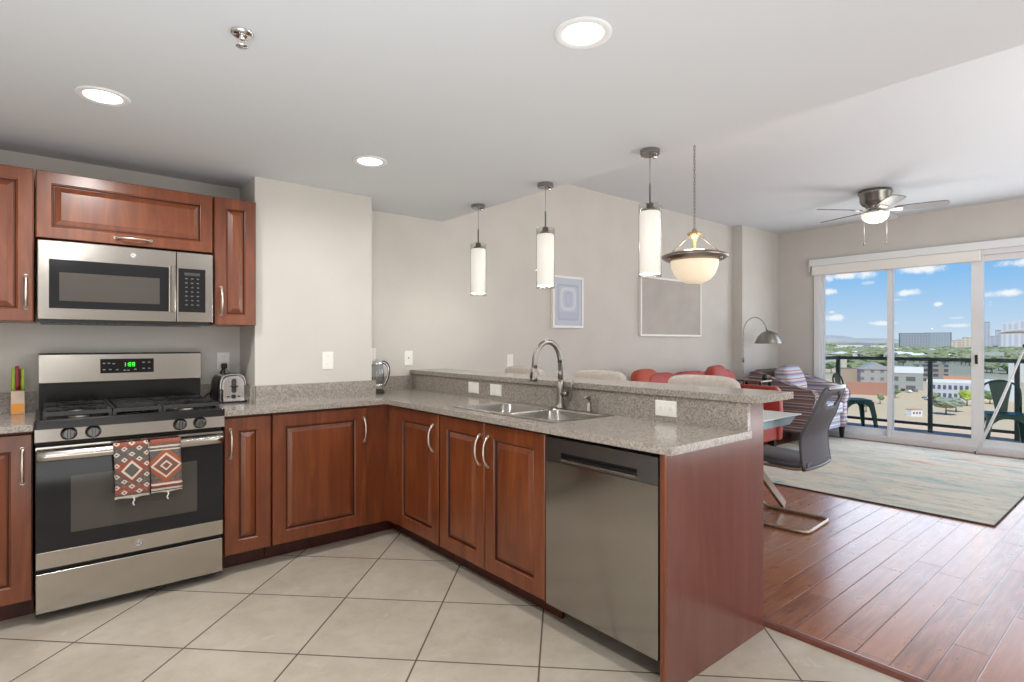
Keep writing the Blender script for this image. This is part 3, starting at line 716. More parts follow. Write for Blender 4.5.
# ---- towels folded over the oven handle
def towel_mat(name, mode):
    m = mat(name, srgb(120, 112, 104), .95); nt, b = nodes(m); v = coords(nt)
    s = N(nt, 'ShaderNodeSeparateXYZ'); nt.links.new(v, s.inputs[0]); x, z = s.outputs[0], s.outputs[2]
    W, R, D, O = srgb(206, 196, 184), srgb(140, 74, 58), srgb(92, 88, 84), srgb(154, 88, 60)
    def dia(cx, cz, px, pz):      # L1 distance, repeating
        a = mth(nt, 'ABSOLUTE', mth(nt, 'SUBTRACT', mth(nt, 'FRACT', mth(nt, 'ADD', mth(nt, 'DIVIDE', x, px), cx)), .5))
        c = mth(nt, 'ABSOLUTE', mth(nt, 'SUBTRACT', mth(nt, 'FRACT', mth(nt, 'ADD', mth(nt, 'DIVIDE', z, pz), cz)), .5))
        return mth(nt, 'ADD', a, c)
    def one(cx, cz, rx, rz):
        a = mth(nt, 'ABSOLUTE', mth(nt, 'DIVIDE', mth(nt, 'SUBTRACT', x, cx), rx)); c = mth(nt, 'ABSOLUTE', mth(nt, 'DIVIDE', mth(nt, 'SUBTRACT', z, cz), rz))
        return mth(nt, 'ADD', a, c)
    def band(val, lo, hi): return mth(nt, 'MULTIPLY', mth(nt, 'GREATER_THAN', val, lo), mth(nt, 'LESS_THAN', val, hi))
    wv = mth(nt, 'ABSOLUTE', mth(nt, 'SUBTRACT', mth(nt, 'FRACT', mth(nt, 'DIVIDE', z, .11)), .5))
    wob = noise(nt, v, 60, 3)
    c = mixc(nt, mth(nt, 'GREATER_THAN', mth(nt, 'ADD', wv, mth(nt, 'MULTIPLY', wob, .2)), .42), D, R)
    c = mixc(nt, mth(nt, 'GREATER_THAN', noise(nt, v, 90, 4), .58), c, srgb(120, 104, 100))
    if mode == 'small':
        q = mth(nt, 'MINIMUM', dia(.5, .5, .060, .052), dia(0, 0, .060, .052)); c = mixc(nt, band(q, .10, .23), c, W); c = mixc(nt, mth(nt, 'LESS_THAN', q, .06), c, O)
        big = one(.0, -.13, .046, .050); c = mixc(nt, mth(nt, 'LESS_THAN', big, 1.25), c, R); c = mixc(nt, band(big, .68, .95), c, W); c = mixc(nt, mth(nt, 'LESS_THAN', big, .68), c, D)
    else:
        big = one(.0, -.125, .062, .058)
        c = mixc(nt, mth(nt, 'LESS_THAN', big, 1.5), c, O); c = mixc(nt, band(big, .88, 1.08), c, W); c = mixc(nt, mth(nt, 'LESS_THAN', big, .88), c, R)
        c = mixc(nt, band(big, .5, .66), c, D); c = mixc(nt, band(big, .28, .44), c, W); c = mixc(nt, mth(nt, 'LESS_THAN', big, .16), c, D)
        for lo, hi in ((-.222, -.212), (-.245, -.236), (-.034, -.026), (-.05, -.044)): c = mixc(nt, band(z, lo, hi), c, W)
        c = mixc(nt, band(z, -.236, -.222), c, srgb(120, 60, 56))
    c = mixc(nt, mth(nt, 'LESS_THAN', z, -.250), c, srgb(216, 208, 196))
    nt.links.new(c, b.inputs['Base Color']); bump(nt, b, noise(nt, v, 500, 2), .3, .002); return m
def towel(xa, xb, zbot, zback, mode, label, ox):
    t = thing('kitchen_towel', ((xa + xb) / 2, 3.225, .797), label, 'towel', 'towels on the oven handle')
    prof = [(3.218, zbot)]
    for i in range(1, 9): prof.append((3.218 + .003 * math.sin(i * 1.1), zbot + (.786 - zbot) * i / 8))
    prof += [(3.221, .794), (3.230, .7985), (3.242, .7985), (3.2535, .794), (3.256, .78)]
    for i in range(1, 6): prof.append((3.257 + .003 * math.sin(i), .78 - (.78 - zback) * i / 5))
    m_ = MB(); nu = 10; grid = []
    for i in range(nu + 1):
        x = xa + (xb - xa) * i / nu; wv = .0025 * math.sin(i * 1.9 + ox)
        grid.append([m_.v((x + .004 * math.sin(j * .5 + ox), y + (wv * (1 if j < 9 else 0)), z + (.003 * math.sin(i * .9) if j == 0 else 0))) for j, (y, z) in enumerate(prof)])
    for i in range(nu):
        for j in range(len(prof) - 1): m_.face([grid[i][j], grid[i + 1][j], grid[i + 1][j + 1], grid[i][j + 1]], True)
    o = m_.build('cloth', towel_mat('towel_' + mode, mode), t, fix=True)
    so = o.modifiers.new('thick', 'SOLIDIFY'); so.thickness = .0035; so.offset = 0
    for tx in ((xa + xb) / 2 + .006,):
        MB().tube([(tx, 3.218, zbot + .004), (tx + .004, 3.217, zbot - .012), (tx - .002, 3.219, zbot - .026), (tx + .003, 3.218, zbot - .038)], [.0035, .003, .003, .004], 7).build('hanging_loop', M['white_plastic'], t)
    return t
towel(.240, .378, .535, .60, 'small', 'patterned kitchen towel of small diamonds, hanging left on the oven handle', .3)
towel(.384, .516, .540, .60, 'big', 'patterned kitchen towel with one large diamond, hanging right on the oven handle', 1.2)

# ---- microwave
mw = thing('microwave', (.337, 3.72, 1.378), 'stainless over-the-range microwave with black door window', 'microwave')
mx0, mx1 = -.040, .716
MB().box(mx0, mx1, 3.53, 3.945, 1.392, 1.776).build('body', M['black'], mw)
md = MB(); md.box(mx0, .536, 3.50, 3.53, 1.392, 1.776); md = md.build('door', M['steel'], mw, bevel=.004)
MB().box(.003, .502, 3.497, 3.500, 1.447, 1.686).build('door_glass', M['blackgloss'], md, bevel=.001)
MB().box(.042, .459, 3.4955, 3.497, 1.484, 1.623).build('door_window', M['oven_window'], md)
hh = MB(); hh.prism([(.505, 3.499), (.505, 3.478), (.511, 3.472), (.525, 3.472), (.532, 3.478), (.532, 3.499), (.525, 3.499), (.525, 3.482), (.512, 3.482), (.512, 3.499)], 'z', 1.446, 1.694)
hh.build('handle', M['steel'], md)
roundel(md, (.342, 1.734), .013, 3.500)
mc = MB().box(.539, mx1, 3.50, 3.53, 1.392, 1.776).build('control_panel', M['steel'], mw, bevel=.004)
kp = MB().box(.547, .678, 3.497, 3.50, 1.447, 1.686).build('keypad', M['blackgloss'], mw, bevel=.001)
for r_ in range(8):
    for c_ in range(3):
        if r_ == 0: continue
        cx_, cz_ = .585 + c_ * .028, 1.655 - r_ * .024; MB().box(cx_ - .005 - (r_ % 3) * .001, cx_ + .005, 3.4962, 3.497, cz_ - .003, cz_ + .003).build('button', M['keymark'], kp)
MB().box(.575, .65, 3.4962, 3.497, 1.648, 1.664).build('display', M['oven_window'], kp)
b = MB(); b.box(mx0 + .01, mx1 - .01, 3.52, 3.93, 1.376, 1.392)
for i in range(9): b.box(mx0 + .05 + i * .035, mx0 + .065 + i * .035, 3.515, 3.60, 1.374, 1.378)
b.build('vent_grille', M['black'], mw)

# ---- wall cabinets
def wall_unit(x0, x1, z0, z1, label, h):
    t = thing('wall_cabinet', ((x0 + x1) / 2, 3.76, z0), label, 'cabinet', 'cherry wall cabinets')
    MB().box(x0 + .001, x1 - .001, 3.572, 3.948, z0 + .002, z1 - .002).build('body', WC, t)
    d = MB().panel((x0 + .003, 3.55, z0 + .002), (1, 0, 0), (0, 0, 1), (0, -1, 0), x1 - x0 - .006, z1 - z0 - .004, fw=.062).build('door', [WC, M['glaze']], t)
    if h[0] == 'v': pull(d, (h[1], 3.548, h[2]), .155, (0, 0, 1), (0, -1, 0))
    else: pull(d, (h[1], 3.548, h[2]), .155, (1, 0, 0), (0, -1, 0))
wall_unit(-.62, -.052, 1.380, 2.122, 'tall cherry wall cabinet at the photo edge, left of the microwave', ('v', -.082, 1.523))
wall_unit(-.048, .728, 1.790, 2.122, 'low wide cherry wall cabinet mounted above the microwave', ('h', .347, 1.825))
wall_unit(.732, .962, 1.380, 2.122, 'narrow cherry wall cabinet right of the microwave, against the wall corner', ('v', .768, 1.521))

# ---- toaster
ts = thing('toaster', (.87, 3.78, .91), 'chrome two-slot toaster beside the gas range', 'toaster')
def tsh(w_, h_, r_, y, z0):
    c = .87; return [(c + w_ / 2 * q[0], y, z0 + h_ * q[1]) for q in ((1, 0), (1, .5), (.97, .72), (.86, .88), (.66, .97), (.3, 1), (-.3, 1), (-.66, .97), (-.86, .88), (-.97, .72), (-1, .5), (-1, 0))]
m_ = MB(); m_.rings([tsh(.150, .165, 0, y, .922) for y in (3.700, 3.93)], False); m_.build('shell', M['chrome'], ts, bevel=.004)
m_ = MB(); m_.rings([tsh(k, hh_, 0, y, .922) for y, k, hh_ in ((3.688, .118, .145), (3.692, .130, .152), (3.700, .138, .158))]); m_.build('end_cap', M['chrome'], ts)
MB().box(.790, .950, 3.693, 3.935, .910, .924).build('base', M['black'], ts, bevel=.004)
m_ = MB(); m_.rings([tsh(k, hh_, 0, y, .922) for y, k, hh_ in ((3.712, .158, .150), (3.735, .164, .160), (3.90, .164, .160), (3.92, .158, .150))]); m_.build('side_shell', M['black'], ts)
m_ = MB(); m_.box(.846, .856, 3.71, 3.90, 1.080, 1.0885); m_.box(.884, .894, 3.71, 3.90, 1.080, 1.0885); m_.build('bread_slots', M['black'], ts)
m_ = MB(); m_.rings([[(x, y, z) for x, z in rrect(.856, .884, .972, 1.058, .012)] for y in (3.690, 3.6865)]); m_.build('lever_slot', M['slot'], ts)
MB().box(.852, .888, 3.668, 3.688, 1.008, 1.018).build('lever', M['black'], ts, bevel=.003)
m_ = MB(); m_.lathe([(.013, 0), (.013, -.008), (.010, -.010)], (.868, 3.690, .95), 18, 'y'); m_.build('browning_dial', M['black'], ts)
for bx in (.838, .898): MB().box(bx - .007, bx + .007, 3.684, 3.690, .946, .954).build('button', M['black'], ts, bevel=.001)
# ---- wall outlets and plates
def outlet(c, n, label, kind='duplex', horiz=False, group='white wall plates'):
    """c centre on the wall, n 'y' (faces -Y) or 'x' (faces -X)"""
    t = thing('wall_outlet', c, label, 'outlet', group)
    w_, h_ = (.116, .074) if horiz else (.074, .116)
    def P(a, b_, d): return (c[0] + a, c[1] - d, c[2] + b_) if n == 'y' else (c[0] - d, c[1] - a, c[2] + b_)
    def slab(a0, a1, b0, b1, d0, d1, m_):
        return m_.rings([[P(a, b_, d) for a, b_ in ((a0 + i, b0 + i), (a1 - i, b0 + i), (a1 - i, b1 - i), (a0 + i, b1 - i))] for d, i in ((d0, 0), (d1 * .6, 0), (d1, .003))])
    pl_ = slab(-w_ / 2, w_ / 2, -h_ / 2, h_ / 2, 0, .006, MB()).build('plate', M['white_plastic'], t)
    if kind == 'blank': 
        slab(-.017, .017, -.033, .033, .006, .008, MB()).build('rocker', M['white_plastic'], t); return t
    if kind == 'jack':
        slab(-.006, .006, -.006, .006, .006, .0075, MB()).build('socket', M['slot'], t); return t
    for s_ in (-1, 1):
        oa, ob = (s_ * .027, 0) if horiz else (0, s_ * .027)
        so = MB(); so.rings([[P(oa + a, ob + b_, d) for a, b_ in rrect(-.017, .017, -.0145, .0145, .008)] for d in (.005, .0085)]); so = so.build('socket', M['white_plastic'], t)
        q = MB()
        for a in (-.006, .006):
            if horiz: slab(oa - .004, oa + .004, a - .0012, a + .0012, .008, .0092, q)
            else: slab(a - .0012, a + .0012, ob, ob + .008, .008, .0092, q)
        if horiz: slab(oa + .007, oa + .011, -.002, .002, .008, .0092, q)
        else: slab(-.002, .002, ob - .010, ob - .006, .008, .0092, q)
        q.build('slots', M['slot'], so)
    return t
outlet((1.418, 3.60, 1.160), 'y', 'white duplex outlet on the wall bump-out above the backsplash')
outlet((.867, YB, 1.157), 'y', 'white outlet above the toaster with a black plug in it')
outlet((2.215, YB, 1.155), 'y', 'white wall plate with a single round socket right of the kettle', 'jack')
outlet((1.895, YB, 1.178), 'y', 'white wall plate half hidden above the kettle lid', 'blank')
outlet((3.27, YB, 1.112), 'y', 'white wall plate above the bar, left of the faucet arch', 'blank')
outlet((2.238, 3.09, .97), 'x', 'white blank plate on the granite riser, farthest from the dishwasher', 'blank', True)
outlet((2.238, 2.845, .97), 'x', 'white blank plate on the granite riser, just left of the sink', 'blank', True)
outlet((2.238, 1.548, .968), 'x', 'white horizontal duplex outlet on the granite riser above the dishwasher', 'duplex', True)
# plug and cord
cd = thing('power_cord', (.867, 3.93, 1.13), 'black plug and cord running from the outlet to the counter beside the range', 'cord')
MB().box(.852, .882, 3.905, 3.9415, 1.112, 1.146).build('plug', M['black'], cd, bevel=.006)
MB().tube(fillet([(.867, 3.908, 1.115), (.855, 3.885, 1.06), (.80, 3.87, .99), (.752, 3.885, .945), (.738, 3.905, .918), (.738, 3.92, .914)], .03), .0045, 8).build('cord', M['black'], cd)
MB().tube(fillet([(.860, 3.908, 1.115), (.83, 3.90, 1.07), (.79, 3.90, 1.0), (.785, 3.91, .95), (.80, 3.925, .918)], .03), .0045, 8).build('cord', M['black'], cd)

# ---- kettle
kt = thing('electric_kettle', (1.845, 3.755, .91), 'glass and chrome electric kettle in the counter corner', 'kettle')
c = (1.845, 3.755, .91)
kt.scale = (.82, .82, 1)
MB().lathe([(.070, 0), (.070, .012), (.062, .02), (.058, .024)], c, 28).build('base', M['black'], kt)
MB().lathe([(.058, .024), (.060, .06), (.058, .07)], c, 28).build('collar', M['chrome'], kt)
MB().lathe([(.058, .068), (.066, .10), (.066, .15), (.054, .205), (.052, .212)], c, 28, cap0=False, cap1=False).build('carafe', M['kettle_glass'], kt)
MB().lathe([(.054, .205), (.056, .214), (.050, .232), (.02, .236), (.012, .246), (.001, .248)], c, 28).build('lid', M['chrome'], kt)
MB().prism([(c[0] - .045, .20 + .91), (c[0] - .078, .225 + .91), (c[0] - .045, .228 + .91)], 'y', c[1] - .015, c[1] + .015).build('spout', M['chrome'], kt)
hp = bez((c[0] + .045, c[1] - .02, c[2] + .225), (c[0] + .115, c[1] - .05, c[2] + .225), (c[0] + .108, c[1] - .05, c[2] + .12), (c[0] + .055, c[1] - .025, c[2] + .055), 14)
MB().tube(hp, [.013] * 7 + [.012] * 8, 12).build('handle', M['black'], kt)
MB().tube([(p.x - .010, p.y - .012, p.z) for p in hp], .006, 8).build('handle_trim', M['chrome'], kt)

# ---- knife block
kb = thing('knife_block', (-.122, 3.86, .91), 'small pale knife holder with green and red handled knives', 'knife block')
m_ = MB(); m_.box(-.147, -.093, 3.82, 3.90, .91, 1.030); m_.build('holder', M['acrylic'], kb, bevel=.003)
MB().box(-.145, -.095, 3.8185, 3.8199, .915, .965).build('orange_label', mat('orange_label', srgb(224, 150, 62), .5), kb)
GR, RD = mat('lime_handle', srgb(150, 190, 40), .4), mat('red_handle', srgb(150, 40, 34), .4)
for kx, ky, mm, hh_ in ((-.139, 3.845, GR, .112), (-.123, 3.85, RD, .124), (-.113, 3.87, RD, .108), (-.101, 3.85, GR, .108)):
    k_ = MB(); k_.rings([[(x, y, z) for x, y in rrect(kx - w1, kx + w1, ky - .009, ky + .009, .0045, 3)] for z, w1 in ((1.032, .0065), (1.06, .0075), (1.035 + hh_ * .7, .0065), (1.035 + hh_ - .004, .0078), (1.035 + hh_, .005))], True)
    kh = k_.build('knife_handle', mm, kb)
    MB().box(kx - .001, kx + .001, ky - .008, ky + .008, .93, 1.034).build('blade', M['steel'], kh)

# ================================================================== ceiling fixtures
def recessed(x, y, label, power):
    t = thing('recessed_downlight', (x, y, ZK), label, 'ceiling light', 'recessed kitchen downlights')
    MB().lathe([(.094, -.0005), (.094, -.004), (.088, -.007), (.070, -.006), (.064, -.001)], (x, y, ZK), 32, cap0=False, cap1=False).build('trim_ring', M['white_trim'], t)
    MB().lathe([(.066, -.0035), (.03, -.0042), (.001, -.0045)], (x, y, ZK), 32, cap0=True).build('lens', M['led'], t)
    light('downlight', 'AREA', (x, y, ZK - .012), power, (1, .98, .95), shape='DISK', size=.13, spread=math.radians(165))
recessed(.173, 2.824, 'recessed downlight above the gas range side', 16)
recessed(1.376, 2.884, 'recessed downlight farthest from the camera, near the wall bump-out', 4.5)
recessed(1.341, 1.245, 'largest recessed downlight, near the top edge above the peninsula', 7)
light('downlight', 'AREA', (.1, .9, ZK - .012), 13, (1, .98, .95), shape='DISK', size=.13)  # unseen lamp, no fixture: place assumed from the downlight grid
light('downlight', 'AREA', (.1, -.9, ZK - .012), 11, (1, .98, .95), shape='DISK', size=.13)  # unseen lamp without fixture, added behind the camera

sp = thing('fire_sprinkler', (.486, 1.958, ZK), 'small chrome fire sprinkler head on the kitchen ceiling', 'sprinkler')
MB().lathe([(.036, 0), (.036, -.003), (.028, -.009), (.016, -.010)], (.486, 1.958, ZK), 24).build('escutcheon', M['chrome'], sp)
b = MB(); b.lathe([(.009, -.008), (.009, -.022), (.004, -.024)], (.486, 1.958, ZK), 12)
for s_ in (-1, 1): b.tube([(.486 + s_ * .008, 1.958, ZK - .018), (.486 + s_ * .011, 1.958, ZK - .030), (.486 + s_ * .004, 1.958, ZK - .042)], .002, 6)
b.lathe([(.004, -.040), (.019, -.043), (.019, -.0445), (.002, -.046)], (.486, 1.958, ZK), 18); b.build('spray_head', M['chrome'], sp)

def pendant(x, y, label):
    t = thing('pendant_light', (x, y, ZK), label, 'pendant light', 'cylinder pendants above the bar')
    c = (x, y, 0)
    q = MB().lathe([(.052, ZK), (.052, ZK - .022), (.048, ZK - .026), (.001, ZK - .026)], c, 10, smooth=False).build('canopy', M['dark_chrome'], t)
    MB().lathe([(.012, ZK - .026), (.012, ZK - .040), (.004, ZK - .044)], (x + .02, y - .015, 0), 14).build('canopy_knob', M['chrome'], q)
    MB().tube([(x, y, ZK - .02), (x, y, 2.10)], .0016, 6).build('cord', M['bronze'], t)
    MB().lathe([(.004, 2.115), (.0055, 2.105), (.0055, 2.015), (.020, 2.010), (.020, 1.985), (.036, 1.980), (.036, 1.965)], c, 20).build('socket', M['lamp_steel'], t)
    MB().lathe([(.060, 2.005), (.060, 1.622), (.0565, 1.622), (.0565, 2.005), (.060, 2.005)], c, 36, cap0=False, cap1=False).build('outer_glass', M['clear_glass'], t)
    MB().lathe([(.020, 1.966), (.050, 1.966), (.0545, 1.960), (.0545, 1.645), (.053, 1.640)], c, 36, cap0=False, cap1=False).build('inner_shade', M['frost'], t)
    light('pendant_bulb', 'POINT', (x, y, 1.60), 4.0, (1, .93, .84), shadow_soft_size=.05)
    return t
pendant(2.43, 1.78, 'cylinder glass pendant nearest the camera, beside the bowl chandelier')
pendant(2.43, 2.58, 'middle cylinder glass pendant, above the faucet')
pendant(2.43, 3.30, 'smallest looking cylinder glass pendant, nearest the back wall')

x, y = 3.57, 2.23; c = (x, y, 0)
t = thing('bowl_chandelier', (x, y, ZL), 'alabaster glass bowl chandelier hanging on a chain past the bar', 'chandelier')
MB().lathe([(.06, ZL), (.06, ZL - .012), (.03, ZL - .03), (.008, ZL - .04)], c, 24).build('canopy', M['bronze'], t)
ch = MB(); z = ZL - .04; k = 0
while z > 2.10:
    ring = []
    for i in range(10):
        a = 2 * PI * i / 10; u, v_ = .007 * math.cos(a), .016 * math.sin(a)
        ring.append((x + (u if k % 2 else 0), y + (0 if k % 2 else u), z - .014 + v_))
    ch.tube(ring, .0022, 5, closed=True); z -= .025; k += 1
ch.build('chain', M['bronze'], t)
MB().lathe([(.008, 2.10), (.018, 2.092), (.014, 2.08), (.050, 2.066), (.054, 2.058), (.030, 2.04), (.018, 2.02), (.012, 2.0), (.012, 1.90)], c, 24).build('hub', mat('antique_brass', srgb(190, 172, 130), .3, .9), t)
for i in range(3):
    a = math.radians(35 + 120 * i); MB().tube([(x + .03 * math.cos(a), y + .03 * math.sin(a), 2.05), (x + .185 * math.cos(a), y + .185 * math.sin(a), 1.915)], .0032, 8).build('support_rod', M['bronze'], t)
MB().lathe([(.165, 1.925), (.195, 1.917), (.228, 1.905), (.233, 1.893), (.222, 1.885), (.200, 1.872), (.176, 1.862), (.168, 1.87)], c, 44, cap0=False, cap1=False).build('rim', M['bronze'], t)
MB().lathe([(.168, 1.89), (.167, 1.862), (.159, 1.815), (.139, 1.768), (.107, 1.73), (.062, 1.708), (.001, 1.702)], c, 40, cap0=False).build('bowl', M['bowl'], t)
for i in range(3):
    a = math.radians(35 + 120 * i); MB().lathe([(.010, 1.905), (.010, 1.868), (.004, 1.858)], (x + .198 * math.cos(a), y + .198 * math.sin(a), 0), 10).build('finial', M['bronze'], t)
light('chandelier_bulb', 'POINT', (x, y, 1.97), 9, (1, .88, .72), shadow_soft_size=.08)

# ceiling fan
x, y = 6.70, 2.05; c = (x, y, 0)
t = thing('ceiling_fan', (x, y, ZL), 'five-blade hugger ceiling fan with small glass light in the living room', 'ceiling fan')
MB().lathe([(.150, ZL), (.150, ZL - .012), (.158, ZL - .02), (.158, ZL - .035), (.146, ZL - .045), (.138, ZL - .12), (.120, ZL - .145), (.09, ZL - .165), (.085, 2.70)], c, 36).build('motor_housing', M['lamp_steel'], t)
MB().lathe([(.075, 2.70), (.082, 2.69), (.082, 2.668), (.120, 2.655), (.130, 2.645), (.130, 2.635)], c, 32).build('light_fitter', M['chrome'], t)
MB().lathe([(.126, 2.642), (.124, 2.61), (.105, 2.572), (.07, 2.55), (.03, 2.540), (.001, 2.539)], c, 32, cap0=False).build('light_bowl', M['fanlight'], t)
bl_m = mat('fan_blade', srgb(116, 112, 112), .45)
for i in range(5):
    a = math.radians(72 * i); R = Matrix.Translation((x, y, 2.672)) @ Matrix.Rotation(a, 4, 'Z') @ Matrix.Rotation(math.radians(-13), 4, 'X')
    out = [(.17, -.050), (.22, -.060), (.50, -.068), (.59, -.062), (.615, -.045), (.625, 0), (.615, .045), (.59, .062), (.50, .068), (.22, .060), (.17, .050)]
    m_ = MB(); m_.rings([[tuple(R @ Vector((px, py, z_))) for px, py in out] for z_ in (-.004, .004)]); bl = m_.build('blade', bl_m, t)
    m_ = MB(); m_.rings([[tuple(R @ Vector((px, py, z_))) for px, py in ((.07, -.014), (.15, -.02), (.20, -.04), (.24, -.035), (.24, .035), (.20, .04), (.15, .02), (.07, .014))] for z_ in (-.011, -.0045)]); m_.build('blade_bracket', M['nickel'], bl)
for dx, dy, zb in ((-.085, .075, 2.31), (.095, -.08, 2.325)):
    m_ = MB().tube([(x + dx, y + dy, 2.66), (x + dx, y + dy, zb)], .0016, 6).build('pull_chain', M['nickel'], t)
    MB().lathe([(.003, .02), (.007, .01), (.007, -.006), (.002, -.012)], (x + dx, y + dy, zb), 10).build('chain_weight', M['bronze'], m_)
light('fan_bulb', 'POINT', (x, y, 2.47), 5, (1, .95, .88), shadow_soft_size=.08)

# ================================================================== living room
rug = thing('area_rug', (6.55, 2.0, 0), 'large faded abstract rug in cream, teal and rust by the glass door', 'rug')
MB().box(5.04, 8.10, .818, 3.17, .0005, .010).build('pile', M['rug'], rug)
m_ = MB(); m_.tube([(5.04, .818, .0065), (8.10, .818, .0065), (8.10, 3.17, .0065), (5.04, 3.17, .0065)], .006, 6, closed=True); m_.build('binding', M['rug_edge'], rug)

# pictures on the long wall
def picture(x0, x1, z0, z1, label, art, fw, depth, frame):
    t = thing('framed_picture', ((x0 + x1) / 2, YB, z0), label, 'picture')
    yf = YB - depth; f_ = MB()
    for bx in ((x0, x1, z0, z0 + fw), (x0, x1, z1 - fw, z1), (x0, x0 + fw, z0 + fw, z1 - fw), (x1 - fw, x1, z0 + fw, z1 - fw)): f_.box(bx[0], bx[1], yf, YB - .001, bx[2], bx[3])
    f_.build('frame', frame, t, bevel=.002)
    MB().box(x0 + fw, x1 - fw, yf + .008, yf + .014, z0 + fw, z1 - fw).build('print', art, t)
    return t, yf + .008
wf = mat('white_frame', srgb(236, 234, 230), .35)
p, yf = picture(3.79, 4.225, 1.425, 1.943, 'small white-framed pale blue abstract print on the back wall', mat('pale_blue_paper', srgb(188, 194, 208), .5), .022, .035, wf)
inkA, inkB, inkC = mat('pale_ink', srgb(204, 209, 218), .5), mat('grey_ink', srgb(172, 176, 188), .5), mat('blue_ink', srgb(178, 184, 204), .5)
def rr_frame(x0, x1, z0, z1, r, w_, y, mt, par, nm='print_shape'):
    m_ = MB(); a = rrect(x0, x1, z0, z1, r, 6); b_ = rrect(x0 + w_, x1 - w_, z0 + w_, z1 - w_, max(.004, r - w_), 6)
    va = [m_.v((q[0], y, q[1])) for q in a]; vb = [m_.v((q[0], y, q[1])) for q in b_]
    for i in range(len(a)): m_.face([va[i], va[(i + 1) % len(a)], vb[(i + 1) % len(a)], vb[i]])
    return m_.build(nm, mt, par)
cx = 4.0075
pr_ = [c_ for c_ in p.children if c_.name.startswith('print')][0]
rr_frame(cx - .15, cx + .15, 1.50, 1.86, .02, .02, yf - .0006, inkB, pr_)
rr_frame(cx - .11, cx + .11, 1.60, 1.83, .07, .030, yf - .0008, inkA, pr_)
rr_frame(cx - .05, cx + .05, 1.64, 1.79, .04, .035, yf - .0010, inkC, pr_)
m_ = MB(); m_.box(cx - .13, cx + .13, yf - .0012, yf - .0008, 1.52, 1.585); m_.build('print_shape', inkC, pr_)
picture(5.17, 6.42, 1.352, 2.045, 'large pale grey textured canvas in a thin white frame on the back wall',
        noisy('grey_canvas', srgb(182, 176, 168), srgb(170, 165, 158), 3, .7, detail=8), .022, .04, wf)

# bar stools behind the raised bar
def stool(x, y, label):
    t = thing('bar_stool', (x, y, 0), label, 'bar stool', 'cream bar stools at the raised bar')
    m_ = MB(); m_.pad((x, y, .75), .17, .21, .045, .45); m_.build('seat', M['cream_vinyl'], t)
    m_ = MB(); m_.pad((x + .15, y, .955), .030, .222, .140, .30, 40, 22, ez=.32); m_.build('backrest', M['cream_vinyl'], t)
    m_ = MB()
    for s_ in (-1, 1): m_.tube(fillet([(x + .08, y + s_ * .14, .715), (x + .168, y + s_ * .14, .73), (x + .182, y + s_ * .14, .90)], .05), .010, 8)
    m_.build('back_frame', M['nickel'], t)
    for sx_, sy_ in ((-1, -1), (1, -1), (1, 1), (-1, 1)):
        MB().tube([(x + sx_ * .13, y + sy_ * .15, .725), (x + sx_ * .17, y + sy_ * .20, .001)], .011, 8).build('leg', M['nickel'], t)
    MB().tube([(x + a * .155, y + b_ * .182, .27) for a, b_ in ((-1, -1), (1, -1), (1, 1), (-1, 1))], .008, 8, closed=True).build('footrest', M['nickel'], t)
stool(2.70, 1.73, 'cream rounded-back bar stool nearest the open end of the bar')
stool(2.70, 2.50, 'cream rounded-back bar stool in the middle, just past the faucet')
stool(2.70, 3.27, 'cream rounded-back bar stool nearest the back wall, left of the faucet arch')

# dining table
t = thing('dining_table', (3.72, 2.2, 0), 'frosted glass dining table on crossed champagne legs behind the bar', 'dining table')
MB().box(3.20, 4.245, 1.77, 2.63, .748, .758).build('glass_top', M['glass_top'], t, bevel=.003)
m_ = MB(); m_.prism([(3.24, .742), (4.20, .742), (4.10, .690), (3.34, .690)], 'y', 1.79, 2.61); m_.build('extension_leaf', M['glass_edge'], t, bevel=.003)
for yy in (1.98, 2.42):
    MB().bar((4.42, yy, .012), (3.58, yy, .695), .055, .03, (0, 1, 0)).build('leg', M['beige_leg'], t, bevel=.003)
    MB().bar((3.02, yy + .06, .012), (3.86, yy + .06, .695), .055, .03, (0, 1, 0)).build('leg', M['beige_leg'], t, bevel=.003)
MB().box(3.69, 3.75, 1.95, 2.50, .30, .34).build('stretcher', M['beige_leg'], t)

# cantilever chair (faces the table, +Y)
t = thing('cantilever_chair', (4.07, 1.86, 0), 'grey mesh-back cantilever chair on a chrome sled base at the table', 'chair')
cx, cy = 4.07, 1.86
sl = fillet([(cx - .215, cy - .02, .445), (cx - .215, cy + .25, .43), (cx - .215, cy + .21, .013), (cx - .215, cy - .27, .013),
             (cx + .215, cy - .27, .013), (cx + .215, cy + .21, .013), (cx + .215, cy + .25, .43), (cx + .215, cy - .02, .445)], .06, 6)
MB().tube(sl, .0125, 10).build('sled_base', M['beige_leg'], t)
m_ = MB(); m_.tube(fillet([(cx - .22, cy + .20, .437), (cx - .22, cy - .20, .425), (cx - .22, cy - .255, .44)], .05), .011, 8); m_.tube(fillet([(cx + .22, cy + .20, .437), (cx + .22, cy - .20, .425), (cx + .22, cy - .255, .44)], .05), .011, 8)
m_.box(cx - .22, cx + .22, cy - .01, cy + .01, .428, .44); m_.build('seat_frame', M['beige_leg'], t)
m_ = MB(); rs = []
for yy, zz, hw, th_ in ((.24, .452, .20, .012), (.235, .462, .215, .03), (.18, .468, .225, .036), (0, .458, .228, .036), (-.18, .450, .228, .036), (-.25, .452, .225, .034), (-.275, .462, .22, .03)):
    rs.append([(cx + a * hw, cy + yy, zz + b_ * th_ / 2) for a, b_ in ((-1, -.4), (-.96, -1), (.96, -1), (1, -.4), (1, .4), (.95, 1), (-.95, 1), (-1, .4))])
m_.rings(rs, True); m_.build('seat', M['seat_grey'], t)
